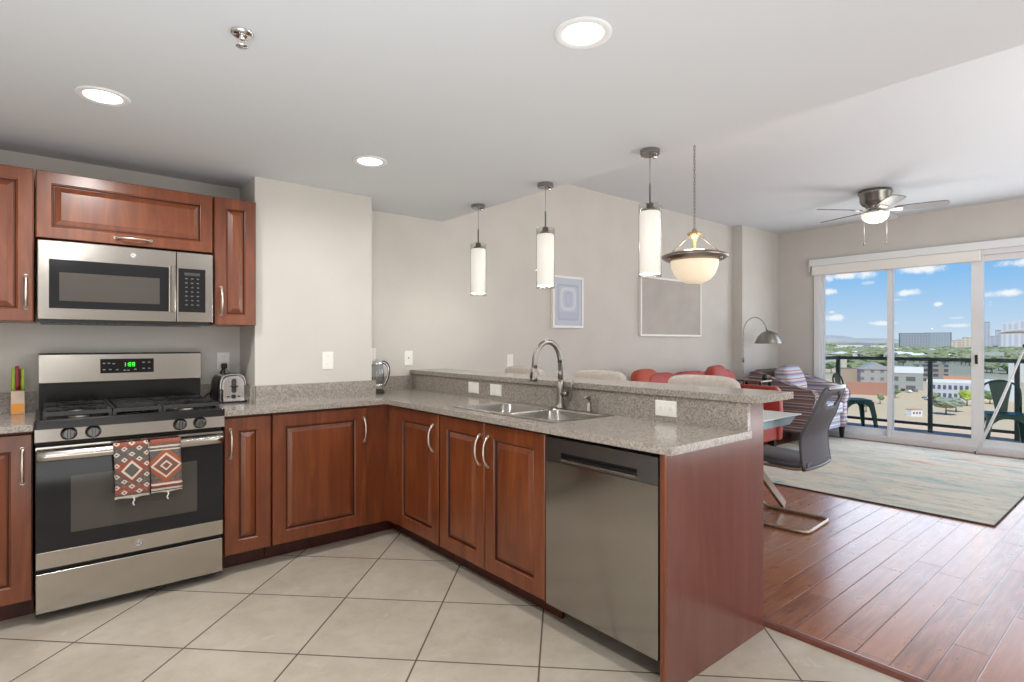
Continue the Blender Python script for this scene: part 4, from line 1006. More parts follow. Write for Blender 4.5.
def back_pt(u, v):   # u -1..1 across, v 0..1 up
    z_ = .435 + .535 * v
    yb_ = cy - .27 + .018 * math.sin(PI * min(1, v * 1.5)) - .20 * max(0, v - .40) ** 1.15
    hw = .248 - .012 * v - .075 * max(0, v - .45) ** 1.4 * 1.6
    yb_ -= .022 * (1 - u * u) - .01
    return (cx + u * hw, yb_, z_)
m_ = MB(); nu, nv = 20, 26; gr = [[m_.v(back_pt(-1 + 2 * i / nu, j / nv)) for j in range(nv + 1)] for i in range(nu + 1)]
for i in range(nu):
    for j in range(nv):
        u, v = -1 + 2 * (i + .5) / nu, (j + .5) / nv
        if (u / .62) ** 2 + ((v - .86 + .05 * u * u) / .085) ** 2 < 1: continue
        m_.face([gr[i][j], gr[i + 1][j], gr[i + 1][j + 1], gr[i][j + 1]], True)
for vv in [v_ for v_ in m_.bm.verts if not v_.link_faces]: m_.bm.verts.remove(vv)
o = m_.build('backrest', M['mesh'], t); so = o.modifiers.new('thick', 'SOLIDIFY'); so.thickness = .014; so.offset = 0
edge = [back_pt(-1, j / 20) for j in range(21)] + [back_pt(-1 + 2 * i / 12, 1) for i in range(1, 12)] + [back_pt(1, 1 - j / 20) for j in range(21)] + [back_pt(1 - 2 * i / 12, 0) for i in range(1, 12)]
MB().tube(edge, .0125, 8, closed=True).build('back_frame', M['seat_grey'], t)
MB().tube([(p_[0], p_[1], p_[2] + .004) for p_ in (back_pt(-.9 + 1.8 * i / 12, 1) for i in range(13))], .0155, 8).build('top_rail', M['lamp_steel'], t)
t.rotation_euler = (0, 0, math.radians(3))

# red sofa
t = thing('sofa', (5.69, 3.45, 0), 'red leather sofa along the back wall beneath the large canvas', 'sofa')
X0, X1 = 4.70, 6.68
MB().box(X0 + .08, X1 - .08, 3.03, 3.84, .13, .30).build('base', M['red_leather'], t, bevel=.02)
MB().box(X0 + .08, X1 - .08, 3.66, 3.86, .30, .80).build('back', M['red_leather'], t, bevel=.04, seg=3)
for s_, xx in ((-1, X0), (1, X1 - .085)):
    m_ = MB(); m_.prism([(3.0, .13), (2.985, .40), (3.0, .70), (3.05, .755), (3.80, .765), (3.86, .70), (3.86, .13)], 'x', xx, xx + .085); m_.build('armrest', M['red_leather'], t, bevel=.02, seg=3)
for i in range(3):
    xa = X0 + .09 + i * .602
    MB().box(xa, xa + .598, 3.0, 3.66, .30, .46).build('seat_cushion', M['red_cushion'], t, bevel=.035, seg=3)
    m_ = MB(); m_.pad((xa + .30, 3.60, .70), .297, .11, .25, .38, 36, 18, ez=.45, rot=Matrix.Rotation(math.radians(-8), 3, 'X')); m_.build('back_cushion', M['red_cushion'], t)
for xx in (X0 + .12, X1 - .12):
    for yy in (3.06, 3.80): MB().box(xx - .025, xx + .025, yy - .025, yy + .025, .010 if yy < 3.5 else 0, .13).build('leg', M['black'], t)
def pillow(x, y, z, w_, h_, th_, label, m, rz=0, tilt=-14, name='throw_pillow'):
    R_ = Matrix.Rotation(rz, 3, 'Z') @ Matrix.Rotation(math.radians(tilt), 3, 'X')
    p_ = MB(); p_.pad((x, y, z), w_ / 2, th_ / 2, h_ / 2, .5, 32, 16, rot=R_)
    return tag(p_.build(name, m), label, 'pillow', 'throw pillows')
pillow(4.86, 3.60, .80, .40, .40, .15, 'orange-red throw pillow at the end of the sofa seen just past the middle bar stool', M['orange_cushion'])
pillow(6.12, 3.50, .80, .44, .42, .16, 'tall red throw pillow on the sofa, nearest the floor lamp', M['red_cushion'], .15)

# side table between sofa and armchair
t = thing('side_table', (6.84, 3.42, 0), 'narrow grey-topped side table squeezed between red sofa and striped armchair', 'side table')
MB().prism(rrect(6.70, 6.985, 3.26, 3.62, .03), 'z', .79, .81).build('table_top', M['lamp_steel'], t, bevel=.003)
for xx in (6.725, 6.96):
    for yy in (3.29, 3.59): MB().box(xx - .012, xx + .012, yy - .012, yy + .012, 0, .79).build('leg', M['black'], t)
tag(MB().lathe([(.028, 0), (.034, .03), (.030, .065), (.022, .075)], (6.90, 3.32, .81), 18).build('dark_cup', M['black']), 'small dark cup on the side table by the sofa', 'cup')

# striped armchair
t = thing('armchair', (7.47, 3.1, 0), 'striped fabric armchair with sloping arms beside the glass door', 'armchair')
prof = [(3.54, .16), (3.55, .60), (3.55, .86), (3.50, .895), (3.40, .885), (3.22, .82), (3.0, .745), (2.84, .71), (2.75, .69), (2.715, .64), (2.715, .56), (2.74, .50), (2.74, .16)]
for i, xx in enumerate((6.95, 7.925)):
    m_ = MB(); m_.prism(prof, 'x', xx, xx + .13); m_.build('armrest', M['stripe_brown'] if i == 0 else M['stripe_pillow'], t, bevel=.025, seg=3)
    MB().tube([(xx + (.0 if i == 0 else .13), q_[0], q_[1]) for q_ in prof[1:-1]], .007, 6).build('piping', M['stripe_pillow'], t)
m_ = MB(); m_.prism([(3.36, .30), (3.42, .90), (3.48, .93), (3.54, .90), (3.55, .16), (3.36, .16)], 'x', 7.06, 7.95); m_.build('backrest', M['brown_fabric'], t, bevel=.03, seg=3)
MB().box(7.08, 7.925, 2.78, 3.40, .16, .345).build('seat_base', M['stripe_blue'], t, bevel=.015)
MB().box(7.083, 7.922, 2.74, 3.36, .347, .50).build('seat_cushion', M['stripe_blue'], t, bevel=.04, seg=3)
for xx in (7.01, 7.99):
    for yy in (2.79, 3.48): MB().rings([[(xx - q_, yy - q_, z_), (xx + q_, yy - q_, z_), (xx + q_, yy + q_, z_), (xx - q_, yy + q_, z_)] for z_, q_ in ((.0105, .018), (.16, .030))]).build('leg', M['black'], t)
t.location = (7.62, 3.19, 0)
pillow(7.54, 3.28, .78, .66, .40, .22, 'plump lavender striped pillow propped against the armchair back', M['stripe_pillow'], .1, -20)

# arc floor lamp
t = thing('arc_floor_lamp', (7.05, 3.68, 0), 'arched metal floor lamp with dome shade beside the wall column', 'floor lamp')
cx, cy = 7.05, 3.68
MB().lathe([(.12, 0), (.12, .014), (.10, .022), (.02, .026)], (cx, cy, 0), 28).build('base', M['lamp_steel'], t)
dx, dy = .7678, -.6407
pts = [(cx, cy, .02), (cx, cy, .8), (cx, cy, 1.30)]
for i in range(1, 15):
    a = PI - (PI * .93) * i / 14; pts.append((cx + dx * (.155 + .155 * math.cos(a)), cy + dy * (.155 + .155 * math.cos(a)), 1.40 + .21 * math.sin(a)))
MB().tube(pts, [.010] * 2 + [.008] * (len(pts) - 2), 10).build('pole', M['lamp_steel'], t)
MB().tube([(cx, cy, 1.02), (cx, cy, 1.08)], .014, 10).build('joint', M['bronze'], t)
ex, ey = cx + dx * .33, cy + dy * .33
MB().tube([pts[-1], (ex, ey, 1.425)], .012, 10).build('neck', M['lamp_steel'], t)
MB().lathe([(.012, 1.435), (.05, 1.425), (.095, 1.40), (.13, 1.36), (.155, 1.31), (.168, 1.275), (.170, 1.265), (.165, 1.266), (.15, 1.31), (.125, 1.355), (.09, 1.393), (.045, 1.417), (.001, 1.42)], (ex, ey, 0), 36, cap1=False).build('dome_shade', M['lamp_steel'], t)
MB().pad((ex, ey, 1.32), .032, .032, .045, 1.0).build('bulb', emis('lamp_bulb', (1, .95, .86), 1.2), t)

# roller blind above the door
t = thing('roller_blind', (XW - .06, 1.2, 2.2), 'white roller blind and valance across the top of the sliding door', 'blind')
MB().box(XW - .085, XW - .004, -1.7, 3.325, 2.345, 2.435).build('valance', M['white_trim'], t, bevel=.004)
MB().box(XW - .075, XW - .035, 1.455, 3.30, 2.215, 2.345).build('rolled_shade', M['white_plastic'], t, bevel=.012)
MB().box(XW - .02, XW - .001, 3.335, 3.36, 2.28, 2.42).build('end_bracket', M['white_plastic'], t)

# white tripod lamp at the photo's edge
t = thing('tripod_lamp', (7.80, 1.01, 0), 'white-legged tripod lamp with flat disc shade at the glass door', 'floor lamp')
ax, ay = 7.80, 1.01
for fx, fy in ((8.09, 1.47), (7.42, .76), (8.10, .57)):
    l_ = MB().tube([(fx, fy, .012), (fx + (ax - fx) * .5, fy + (ay - fy) * .5, .62), (ax + (fx - ax) * .03, ay + (fy - ay) * .03, 1.235)], [.015, .014, .010], 10).build('leg', M['white_trim'], t)
    MB().lathe([(.014, .0), (.018, .004), (.018, .03), (.014, .034)], (fx, fy, .0105 if fy > .86 else .0), 12).build('rubber_foot', mat('blue_grey_rubber', srgb(70, 92, 128), .6), l_)
MB().lathe([(.035, 1.225), (.035, 1.255), (.015, 1.27), (.010, 1.28), (.010, 1.38)], (ax, ay, 0), 18).build('head', M['black'], t)
MB().lathe([(.02, 1.425), (.12, 1.415), (.20, 1.395), (.235, 1.375), (.232, 1.370), (.001, 1.375)], (ax, ay, 0), 36).build('disc_shade', M['disc'], t)

# ================================================================== balcony
struct(MB().box(XW + .10, 10.0, -3.2, 3.75, -.20, -.02).build('floor_balcony', M['balcony']))
t = thing('balcony_railing', (9.8, .5, -.02), 'dark metal balcony railing with glass infill beyond the sliding door', 'railing')
m_ = MB(); m_.box(9.775, 9.825, -3.1, 3.545, 1.01, 1.06); m_.build('top_rail', M['rail'], t, bevel=.004)
m_ = MB(); m_.box(8.46, 9.775, 3.495, 3.545, 1.01, 1.06); m_.build('top_rail', M['rail'], t, bevel=.004)
m_ = MB(); m_.box(9.785, 9.815, -3.1, 3.53, .07, .11); m_.box(8.46, 9.785, 3.505, 3.535, .07, .11); m_.build('bottom_rail', M['rail'], t)
PY = [3.52, 2.30, 1.36, .30, -.80, -1.9, -3.0]
for yy in PY: MB().box(9.775, 9.825, yy - .025, yy + .025, -.02, 1.01).build('post', M['rail'], t)
gp = clear('railing_glass', (.93, .965, .955), .05)
for a, b_ in zip(PY, PY[1:]): MB().box(9.797, 9.803, b_ + .03, a - .03, .11, 1.01).build('glass_panel', gp, t)
MB().box(8.47, 9.77, 3.517, 3.523, .11, 1.01).build('glass_panel', gp, t)

def metal_chair(x, y, rz, label):
    """pressed-metal cafe chair, built facing -Y at the origin of its base"""
    t = thing('metal_chair', (0, 0, 0), label, 'chair', 'green metal balcony chairs'); g_ = M['green_metal']
    m_ = MB(); m_.rings([[(q[0], q[1], z_) for q in rrect(-.19 - i, .19 + i, -.19 - i, .19 + i, .05)] for z_, i in ((.425, .004), (.445, .004), (.452, -.004), (.446, -.05))]); m_.build('seat', g_, t)
    for sx_, sy_ in ((-1, -1), (1, -1), (1, 1), (-1, 1)):
        m_ = MB(); m_.rings([[(sx_ * a - w_, sy_ * a - w_, z_), (sx_ * a + w_, sy_ * a - w_, z_), (sx_ * a + w_, sy_ * a + w_, z_), (sx_ * a - w_, sy_ * a + w_, z_)] for z_, a, w_ in ((0, .225, .016), (.25, .195, .026), (.43, .165, .030))]); m_.build('leg', g_, t)
    m_ = MB()
    for q in ((-1, -1, 1, -1), (1, -1, 1, 1), (1, 1, -1, 1), (-1, 1, -1, -1)):
        P0 = [(q[0] * .185, q[1] * .185), (q[2] * .185, q[3] * .185)]; nx_, ny_ = (q[0] + q[2]) / 2, (q[1] + q[3]) / 2
        pts_ = []
        for i in range(9):
            s_ = i / 8; X_ = P0[0][0] + (P0[1][0] - P0[0][0]) * s_; Y_ = P0[0][1] + (P0[1][1] - P0[0][1]) * s_; d_ = .03 + .14 * abs(2 * s_ - 1) ** 3
            pts_.append((X_, Y_, d_))
        va = [m_.v((a + nx_ * .004, b_ + ny_ * .004, .43)) for a, b_, d_ in pts_]; vb = [m_.v((a + nx_ * .004, b_ + ny_ * .004, .43 - d_)) for a, b_, d_ in pts_]
        vc = [m_.v((a + nx_ * .009, b_ + ny_ * .009, .43)) for a, b_, d_ in pts_]; vd = [m_.v((a + nx_ * .009, b_ + ny_ * .009, .43 - d_)) for a, b_, d_ in pts_]
        for i in range(8): m_.face([va[i], va[i + 1], vb[i + 1], vb[i]]); m_.face([vc[i], vc[i + 1], vd[i + 1], vd[i]]); m_.face([vb[i], vb[i + 1], vd[i + 1], vd[i]])
    m_.build('apron', g_, t)
    m_ = MB(); arc = [(-.18, .17, .43), (-.185, .195, .60)]
    for i in range(13):
        a = PI - PI * i / 12; arc.append((.185 * math.cos(a), .215 + .02 * math.sin(a), .70 + .13 * math.sin(a)))
    arc += [(.185, .195, .60), (.18, .17, .43)]; m_.tube(arc, .012, 8); m_.build('back_frame', g_, t)
    m_ = MB(); m_.rings([[(-w_, y_ - .003, z_), (w_, y_ - .003, z_), (w_, y_ + .003, z_), (-w_, y_ + .003, z_)] for z_, y_, w_ in ((.44, .175, .055), (.60, .20, .075), (.78, .228, .11), (.83, .235, .09))]); m_.build('back_splat', g_, t)
    t.location = (x, y, -.02); t.rotation_euler = (0, 0, rz); return t
metal_chair(9.30, 3.13, math.radians(40), 'green metal cafe chair on the balcony, seen past the striped armchair')
metal_chair(8.80, 1.33, math.radians(-70), 'green metal cafe chair on the balcony, behind the white tripod lamp leg')
t = thing('bistro_table', (9.1, .75, -.02), 'small teal-topped bistro table on the balcony at the photo edge', 'table')
MB().box(8.85, 9.35, .42, .98, .68, .70).build('table_top', mat('teal_glass', srgb(150, 190, 184), .15), t, bevel=.004)
for xx, yy in ((8.89, .46), (9.31, .46), (9.31, .94), (8.89, .94)): MB().box(xx - .014, xx + .014, yy - .014, yy + .014, -.02, .68).build('leg', M['green_metal'], t)

# ================================================================== the city below
GZ = -26.0
ca, sa = math.cos(YAW), math.sin(YAW)
def away(px, yb):
    """ground point seen in the direction px whose foot shows at row yb"""
    d = (EYE - GZ) * FPX / (yb - HORIZON); r = (px - 512) / FPX * d
    return (ca * d + sa * r, sa * d - ca * r, d)
def ground_mat():
    m = mat('city_ground', srgb(190, 172, 148), .95); nt, b = nodes(m); v = coords(nt, (1, 1, 1))
    n1 = noise(nt, v, .012, 4, .6); n2 = noise(nt, v, .05, 4, .6); n3 = noise(nt, v, .4, 3)
    c = ramp(nt, n1, [(.30, srgb(170, 152, 118)), (.40, srgb(218, 186, 144)), (.58, srgb(226, 196, 154)), (.70, srgb(206, 188, 162))], 'EASE')
    c = mixc(nt, mth(nt, 'MULTIPLY', n2, .5), c, srgb(204, 182, 154)); c = mixc(nt, mth(nt, 'MULTIPLY', n3, .2), c, srgb(170, 156, 136))
    t = N(nt, 'ShaderNodeSeparateXYZ'); nt.links.new(v, t.inputs[0])
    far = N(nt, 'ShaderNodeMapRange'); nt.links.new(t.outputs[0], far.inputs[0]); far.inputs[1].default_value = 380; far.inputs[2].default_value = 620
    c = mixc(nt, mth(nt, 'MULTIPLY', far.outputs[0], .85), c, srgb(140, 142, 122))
    nt.links.new(c, b.inputs['Base Color']); return m
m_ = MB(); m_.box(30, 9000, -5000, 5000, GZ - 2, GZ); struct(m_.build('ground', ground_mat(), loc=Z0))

def facade_mat(name, wallc, glassc, px, pz, fx=.55, fz=.5):
    m = mat(name, wallc, .7); nt, b = nodes(m); v = coords(nt); s = N(nt, 'ShaderNodeSeparateXYZ'); nt.links.new(v, s.inputs[0])
    h = mth(nt, 'ADD', s.outputs[0], s.outputs[1])
    a = mth(nt, 'LESS_THAN', mth(nt, 'FRACT', mth(nt, 'DIVIDE', h, px)), fx); c_ = mth(nt, 'LESS_THAN', mth(nt, 'FRACT', mth(nt, 'DIVIDE', s.outputs[2], pz)), fz)
    nt.links.new(mixc(nt, mth(nt, 'MULTIPLY', a, c_), wallc, glassc), b.inputs['Base Color']); return m

OCC = []
def clear_of(X, Y, m): return all((X - a) ** 2 + (Y - b) ** 2 > (r + m) ** 2 for a, b, r in OCC)
def building(px0, px1, ytop, ybase, label, wm, rm, dep=.6, name='building', roof='flat', turn=0, ys=None, parapet=.02, cat='building', dpx=None):
    cxp = (px0 + px1) / 2; X, Y, d = away(cxp, ybase)
    if dpx: # nearer foot hidden behind trees: distance set on its own
        d = dpx; r = (cxp - 512) / FPX * d; X, Y = ca * d + sa * r, sa * d - ca * r
    w_ = (px1 - px0) / FPX * d * .93; zt = EYE - (ytop - HORIZON) / FPX * d
    t = thing(name, (0, 0, 0), label, cat, None); hw, dp = w_ / 2, w_ * dep; OCC.append((X, Y, max(hw, dp / 2)))
    H_ = zt - GZ
    if roof == 'gable':
        eave = H_ * .72
        m_ = MB().box(-hw, hw, -dp / 2, dp / 2, 0, eave); m_.build('walls', wm, t)
        m_ = MB(); m_.prism([(-hw * 1.06, eave), (0, H_), (hw * 1.06, eave)], 'y', -dp / 2 - .5, dp / 2 + .5); m_.build('roof', rm, t)
    else:
        MB().box(-hw, hw, -dp / 2, dp / 2, 0, H_ * (1 - parapet)).build('walls', wm, t)
        MB().box(-hw * 1.02, hw * 1.02, -dp / 2 * 1.02, dp / 2 * 1.02, H_ * (1 - parapet), H_).build('roof', rm, t)
    t.location = (X, Y, GZ); t.rotation_euler = (0, 0, math.atan2(Y, X) - PI / 2 + turn); return t, hw, dp, H_
RW, RG, RB, RO = (mat(n_, c_, .8) for n_, c_ in (('white_roof', srgb(226, 228, 228)), ('grey_roof', srgb(128, 132, 138)), ('brown_roof', srgb(132, 116, 102)), ('orange_roof', srgb(206, 150, 118))))
hz = lambda r, g_, b_: srgb(r, g_, b_)
tw = facade_mat('tower_facade', hz(150, 156, 160), hz(122, 130, 138), 9, 6, .6, .5); tw2 = facade_mat('tower_facade_light', hz(164, 172, 176), hz(142, 154, 162), 9, 6, .6, .5)
building(901, 927, 333, 350, 'dark half of the broad grey hotel slab on the skyline', tw, RG, .35, 'hotel_tower', dpx=2200, turn=.12)
building(926.5, 949, 332.6, 350, 'paler half of the broad grey hotel slab on the skyline', tw2, RG, .35, 'hotel_tower', dpx=2230, turn=-.2)
bt = facade_mat('beige_facade', hz(206, 192, 172), hz(168, 158, 150), 12, 8); wt_ = facade_mat('pale_tower_facade', hz(204, 204, 206), hz(182, 186, 192), 16, 400, .5, .99); wt2 = facade_mat('grey_tower_facade', hz(176, 180, 186), hz(160, 166, 174), 14, 9, .5, .6)
building(952, 958, 341, 352, 'low beige resort block beside the grey hotel slab', bt, RB, .6, dpx=2000)
building(957, 964, 339, 352, 'middle beige resort block with stepped roof on the skyline', bt, RO, .6, dpx=2050)
building(963, 972, 337.5, 352, 'tallest beige resort block just left of the wide door stile', bt, RB, .6, dpx=2000)
building(981, 989, 322, 350, 'slim pale tower rising right beside the wide door stile', wt2, RG, .6, 'high_rise', dpx=2300)
building(989, 997, 336, 350, 'shorter grey high-rise between two pale towers', wt2, RG, .6, 'high_rise', dpx=2200)
building(996, 1003, 330, 350, 'medium grey high-rise left of the tallest striped tower', wt2, RG, .6, 'high_rise', dpx=2400)
building(1003, 1016, 323, 350, 'vertically striped pale high-rise, tallest on the skyline', wt_, RW, .6, 'high_rise', dpx=2100)
building(1015, 1034, 321, 350, 'broad striped high-rise cut off by the photo edge', wt_, RW, .6, 'high_rise', dpx=2250)
wm_ = facade_mat('white_warehouse', hz(220, 216, 208), hz(190, 186, 180), 30, 40, .2, .3)
building(838, 862, 345.2, 349.6, 'long low white warehouse far off below the mountains', wm_, RW, .5, 'warehouse')
building(858, 873, 343.4, 348.6, 'dark flat-roofed block above the far white warehouse', tw, RG, .5, 'warehouse')
building(872, 892, 345.5, 350, 'pale far warehouse beside the second door stile', wm_, RW, .5, 'warehouse')
# nearer blocks
gm = facade_mat('grey_wall', hz(166, 160, 158), hz(120, 116, 118), 5, 4.5, .35, .4)
building(860, 888, 362, 387, 'grey gabled warehouse beyond the red wall, seen between the door stiles', gm, mat('blue_grey_roof', hz(164, 162, 162), .6), .9, 'warehouse', 'gable', turn=.15)
building(836, 860, 368, 384, 'low brown flat-roofed house left of the grey gabled warehouse', mat('tan_wall', hz(168, 150, 134), .9), RB, .7, 'house')
building(826, 846, 358, 372, 'pale house with light roof near the left door jamb', mat('cream_wall', hz(196, 188, 170), .9), mat('olive_roof', hz(186, 184, 160), .9), .7, 'house')
building(895, 921, 367, 389, 'white-roofed industrial shed right of the second door stile', facade_mat('shed_wall', hz(162, 160, 156), hz(100, 100, 98), 8, 5), RW, 1.0, 'shed', parapet=.25)
dk = facade_mat('dark_flats', hz(148, 140, 134), hz(84, 82, 84), 6, 3.4, .5, .6)
building(921, 946, 364, 381, 'dark three-storey apartment block behind the railing post', dk, RG, .7, 'apartment_building')
lav = mat('lavender_wall', hz(198, 196, 202), .9)
t, hw, dp, H_ = building(931, 975, 380, 400, 'long lavender-white two-storey building behind the yellow-green tree', lav, RW, .5, 'office_building', parapet=.12)
for i in range(8):
    for k in range(2):
        MB().box(-hw * .8 + i * hw * .21, -hw * .8 + i * hw * .21 + hw * .12, -dp / 2 - .15, -dp / 2 + .05, H_ * (.16 + .4 * k), H_ * (.36 + .4 * k)).build('window', mat('dark_window', hz(92, 96, 116), .3) if (i, k) == (0, 0) else bpy.data.materials['dark_window'], t)
building(946, 972, 376.5, 386, 'orange-roofed low building behind the lavender-white one', mat('peach_wall', hz(212, 178, 150), .9), RO, .7, 'house', parapet=.4)
building(985, 1012, 380, 400, 'white low building glimpsed behind the right balcony chair', mat('white_wall', hz(204, 208, 214), .9), RW, .6, 'house', parapet=.15)
building(1012, 1040, 364, 382, 'pale flat-roofed block at the photo edge above the balcony table', mat('pale_wall', hz(206, 204, 200), .9), RW, .7, 'house')
building(984, 1002, 352, 361, 'grey-green roofed low block right of the wide door stile', mat('sage_wall', hz(170, 176, 166), .9), mat('sage_roof', hz(182, 188, 178), .9), .7, 'house')
building(848, 890, 382, 395, 'long brick-red site wall in front of the grey gabled warehouse', mat('brick_red', hz(176, 128, 112), .9), mat('brick_red_top', hz(188, 140, 122), .9), .03, 'boundary_wall', cat='wall')

# scattered small pale houses in the tree belt
hm = mat('small_house_wall', hz(206, 198, 186), .9); k0 = None
for i in range(60):
    px, yb = random.uniform(800, 1090), 342.4 + random.uniform(6.5, 17)
    X, Y, d = away(px, yb); s_ = random.uniform(7, 16)
    if not clear_of(X, Y, s_): continue
    OCC.append((X, Y, s_))
    if k0 is None:
        m_ = MB(); m_.box(-1, 1, -.7, .7, 0, .42); m_.mi = 1; m_.prism([(-1.1, .42), (0, .62), (1.1, .42)], 'y', -.75, .75)
        o = m_.build('small_house', [hm, RW], loc=Z0); k0 = o
    else: o = k0.copy(); COL.objects.link(o)
    o.location = (X, Y, GZ); o.scale = (s_, s_, s_ * 1.1); o.rotation_euler = (0, 0, random.uniform(0, PI))
    tag(o, 'tiny pale house half lost among the distant trees of the city', 'house', 'pale houses scattered in the tree belt')

# trees
def blob(m_, c, r, h, n1=7, n2=5, jit=.22):
    rs = []
    for j in range(n2 + 1):
        ph = -PI / 2 + PI * j / n2
        rs.append([(c[0] + r * max(.05, math.cos(ph)) * math.cos(2 * PI * i / n1 + j * .4) * random.uniform(1 - jit, 1 + jit), c[1] + r * max(.05, math.cos(ph)) * math.sin(2 * PI * i / n1 + j * .4) * random.uniform(1 - jit, 1 + jit), c[2] + h * math.sin(ph) * random.uniform(1 - jit * .4, 1 + jit * .4)) for i in range(n1)])
    m_.rings(rs, False)
def leaf(name, a, b_): return noisy(name, a, b_, 1.2, .9, lo=.35, hi=.65)
LV = [leaf('olive_leaves', hz(116, 122, 86), hz(152, 156, 116)), leaf('green_leaves', hz(100, 118, 78), hz(138, 154, 106)), leaf('grey_leaves', hz(128, 134, 112), hz(160, 164, 140)), leaf('yellow_green_leaves', hz(150, 166, 66), hz(186, 196, 96))]
bark = mat('bark', hz(96, 80, 64), .9)
def tree(px, yb, h, kind, label=None, group=None, spread=.55, proto=None):
    X, Y, d = away(px, yb)
    t = thing('tree', (0, 0, 0), label, 'tree', group)
    m_ = MB()
    for i in range(9):
        a = random.uniform(0, 2 * PI); rr = random.uniform(0, spread * h * .32)
        blob(m_, (rr * math.cos(a), rr * math.sin(a), h * random.uniform(.5, .82)), h * spread * .34, h * .19, 8, 6, .3)
    m_.build('crown', LV[kind], t)
    MB().tube([(0, 0, 0), (.02 * h, 0, h * .3), (0, 0, h * .62)], [.035 * h, .028 * h, .02 * h], 7).build('trunk', bark, t)
    t.location = (X, Y, GZ); return t
tree(946, 415, 7, 2, 'big pale grey-green tree on the lot in front of the lavender building', spread=1.25)
tree(956, 412, 6, 2, 'round grey-green tree beside the big pale one on the lot', spread=.9)
tree(967, 406, 7, 3, 'bright yellow-green tree beside the wide door stile', spread=.7)
tree(933, 400, 4, 2, 'small pale tree behind the railing post', spread=.9)
tree(940, 406, 4, 3, 'small yellow-green shrub-like tree near the railing post', spread=.9)
tree(855, 383, 9, 3, 'yellow-green tree between brown house and grey gabled warehouse', spread=.8)
tree(895, 398, 5, 1, 'small green tree beside the second door stile', spread=.8)
tree(990, 404, 6, 1, 'green tree behind the right balcony chair', spread=1.0)
tree(880, 404, 5, 0, 'olive tree on the sandy lot near the red wall', spread=.5)
tree(866, 412, 5, 0, 'thin olive tree on the sandy lot', spread=.4)
protos = []
mid = 'bushy tree standing among the mid-distance city blocks'
for k in range(4): protos.append(tree(800 + 60 * k, 372, 9, k % 3, mid, 'mid-distance city trees', spread=.95))
for i in range(300):
    px, yb = random.uniform(800, 1075), 342.4 + random.choice((random.uniform(14, 22), random.uniform(20, 32)))
    if 893 < px < 975 and yb > 366: yb = random.uniform(356, 364)
    X, Y, d = away(px, yb); s_ = random.uniform(.8, 1.25)
    if not clear_of(X, Y, 4): continue
    c_ = copy_tree(protos[i % 4], loc=(X, Y, GZ), rz=random.uniform(0, 6)); c_.scale = (s_, s_, s_)
m_ = MB()
for i in range(4200):
    px = random.uniform(700, 1160) if i < 2700 else random.choice((random.uniform(520, 700), random.uniform(1160, 2400))); dy = 3.6 + 11 * random.random() ** 1.4
    X, Y, d = away(px, 342.4 + dy); s_ = random.uniform(5, 9) * (1 + d / 6000)
    if not clear_of(X, Y, s_): continue
    m_.mi = random.choice((0, 0, 1, 2)); blob(m_, (X, Y, GZ + s_ * .55), s_ * random.uniform(.8, 1.3), s_ * .62, 6, 4, .25)
tag(m_.build('distant_trees', [LV[0], LV[1], LV[2]], loc=Z0), 'belt of olive-green trees stretching to the skyline', 'trees', None, 'stuff')

# mountains on the horizon
m_ = MB(); rs = []
for i in range(41):
    px = 640 + 12 * i * 1.0; d = 11000; r = (px - 512) / FPX * d; X, Y = ca * d + sa * r, sa * d - ca * r
    hgt = (4.5 + 2.0 * math.sin(i * .55 + 5.2) + 1.1 * math.sin(i * 1.3) + .5 * math.sin(i * 3.1)); hgt = max(.6, hgt if px < 900 else hgt * max(.25, 1 - (px - 900) / 90))
    zt = EYE + hgt / FPX * d
    n_ = Vector((X, Y, 0)).normalized()
    rs.append([(X - n_.x * 1800, Y - n_.y * 1800, GZ - 1), (X - n_.x * 500, Y - n_.y * 500, GZ + (zt - GZ) * .7), (X, Y, zt), (X + n_.x * 1500, Y + n_.y * 1500, GZ - 1)])
m_.rings(rs, True); struct(m_.build('mountains', noisy('hazy_mountain', hz(158, 162, 158), hz(170, 172, 166), .002, .95), loc=Z0))  # distance haze is mixed into this pale grey

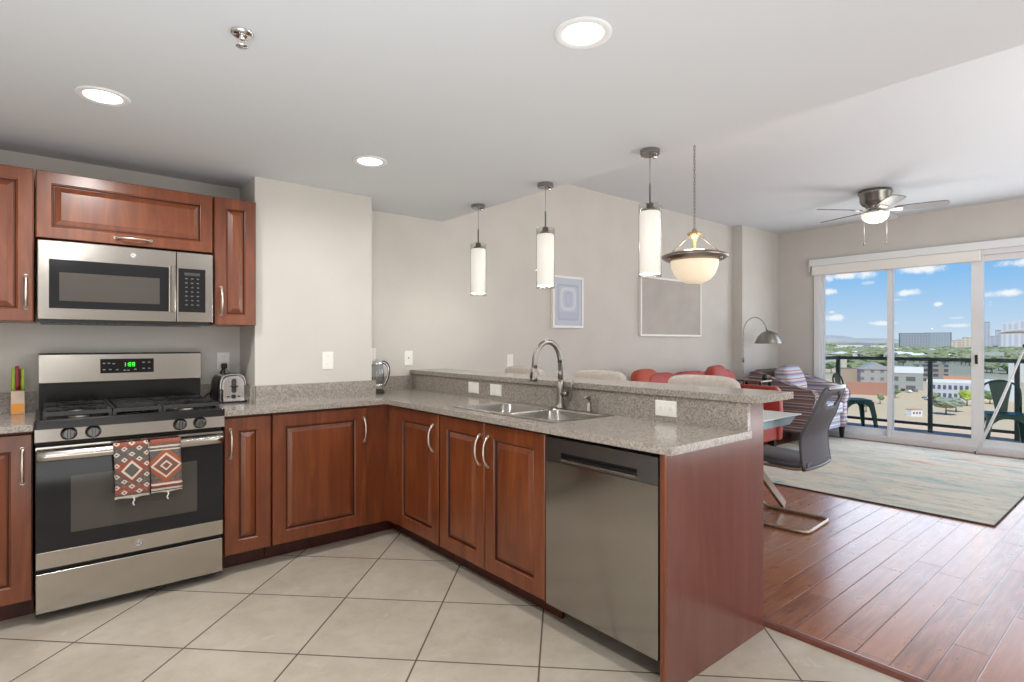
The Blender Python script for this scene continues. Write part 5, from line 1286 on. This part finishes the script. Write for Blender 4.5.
# parked cars and site clutter
def car(px, yb, col, label, rz):
    X, Y, d = away(px, yb); t = thing('car', (0, 0, 0), label, 'car', 'cars parked in the lots')
    MB().prism([(-2.2, .35), (-2.2, .8), (-1.3, .95), (-.8, 1.4), (.7, 1.4), (1.3, .95), (2.15, .85), (2.2, .35)], 'y', -.85, .85).build('body', col, t, bevel=.08)
    MB().prism([(-1.15, .96), (-.78, 1.33), (.66, 1.33), (1.12, .96)], 'y', -.87, .87).build('windows', M['black'], t)
    for a in (-1.35, 1.35):
        for b_ in (-.8, .8): MB().lathe([(.33, -.1), (.33, .1)], (a, b_, .33), 12, 'y').build('wheel', M['black'], t)
    t.location = (X, Y, GZ); t.rotation_euler = (0, 0, rz); return t
cw, cg_, cb_, cr_ = (mat(n_, c_, .3) for n_, c_ in (('white_car_paint', hz(230, 230, 230)), ('grey_car_paint', hz(120, 124, 130)), ('dark_car_paint', hz(50, 56, 64)), ('red_car_paint', hz(170, 60, 50))))
for px, yb, c_, lab in ((897, 393, cw, 'white car parked beside the second door stile'), (903, 391, cb_, 'dark car parked in front of the white-roofed shed'), (909, 392.5, cw, 'white car in the middle of the row by the shed'),
                        (915, 391.5, cg_, 'grey car at the railing-post end of the row by the shed'), (912, 388, cb_, 'dark car behind the row, close to the shed'), (928, 400, cw, 'white car near the railing post'),
                        (948, 401, cb_, 'dark car in front of the lavender building'), (956, 402, cg_, 'grey car in front of the lavender building')):
    car(px, yb, c_, lab, random.uniform(-.4, .2) + .6)
t = thing('site_hut', (0, 0, 0), 'small white site hut with red panels on the sandy lot', 'hut')
MB().box(-2.2, 2.2, -1.3, 1.3, 0, 2.4).build('walls', RW, t); MB().box(-2.3, 2.3, -1.4, 1.4, 2.4, 2.6).build('roof', RO, t)
for q in (-1.2, 0, 1.2): MB().box(q - .3, q + .3, -1.36, -1.3, .9, 1.7).build('panel', cr_, t)
X, Y, d = away(914, 416); t.location = (X, Y, GZ); t.rotation_euler = (0, 0, -.6)

for o in bpy.data.objects:
    if '_o' in o: del o['_o']
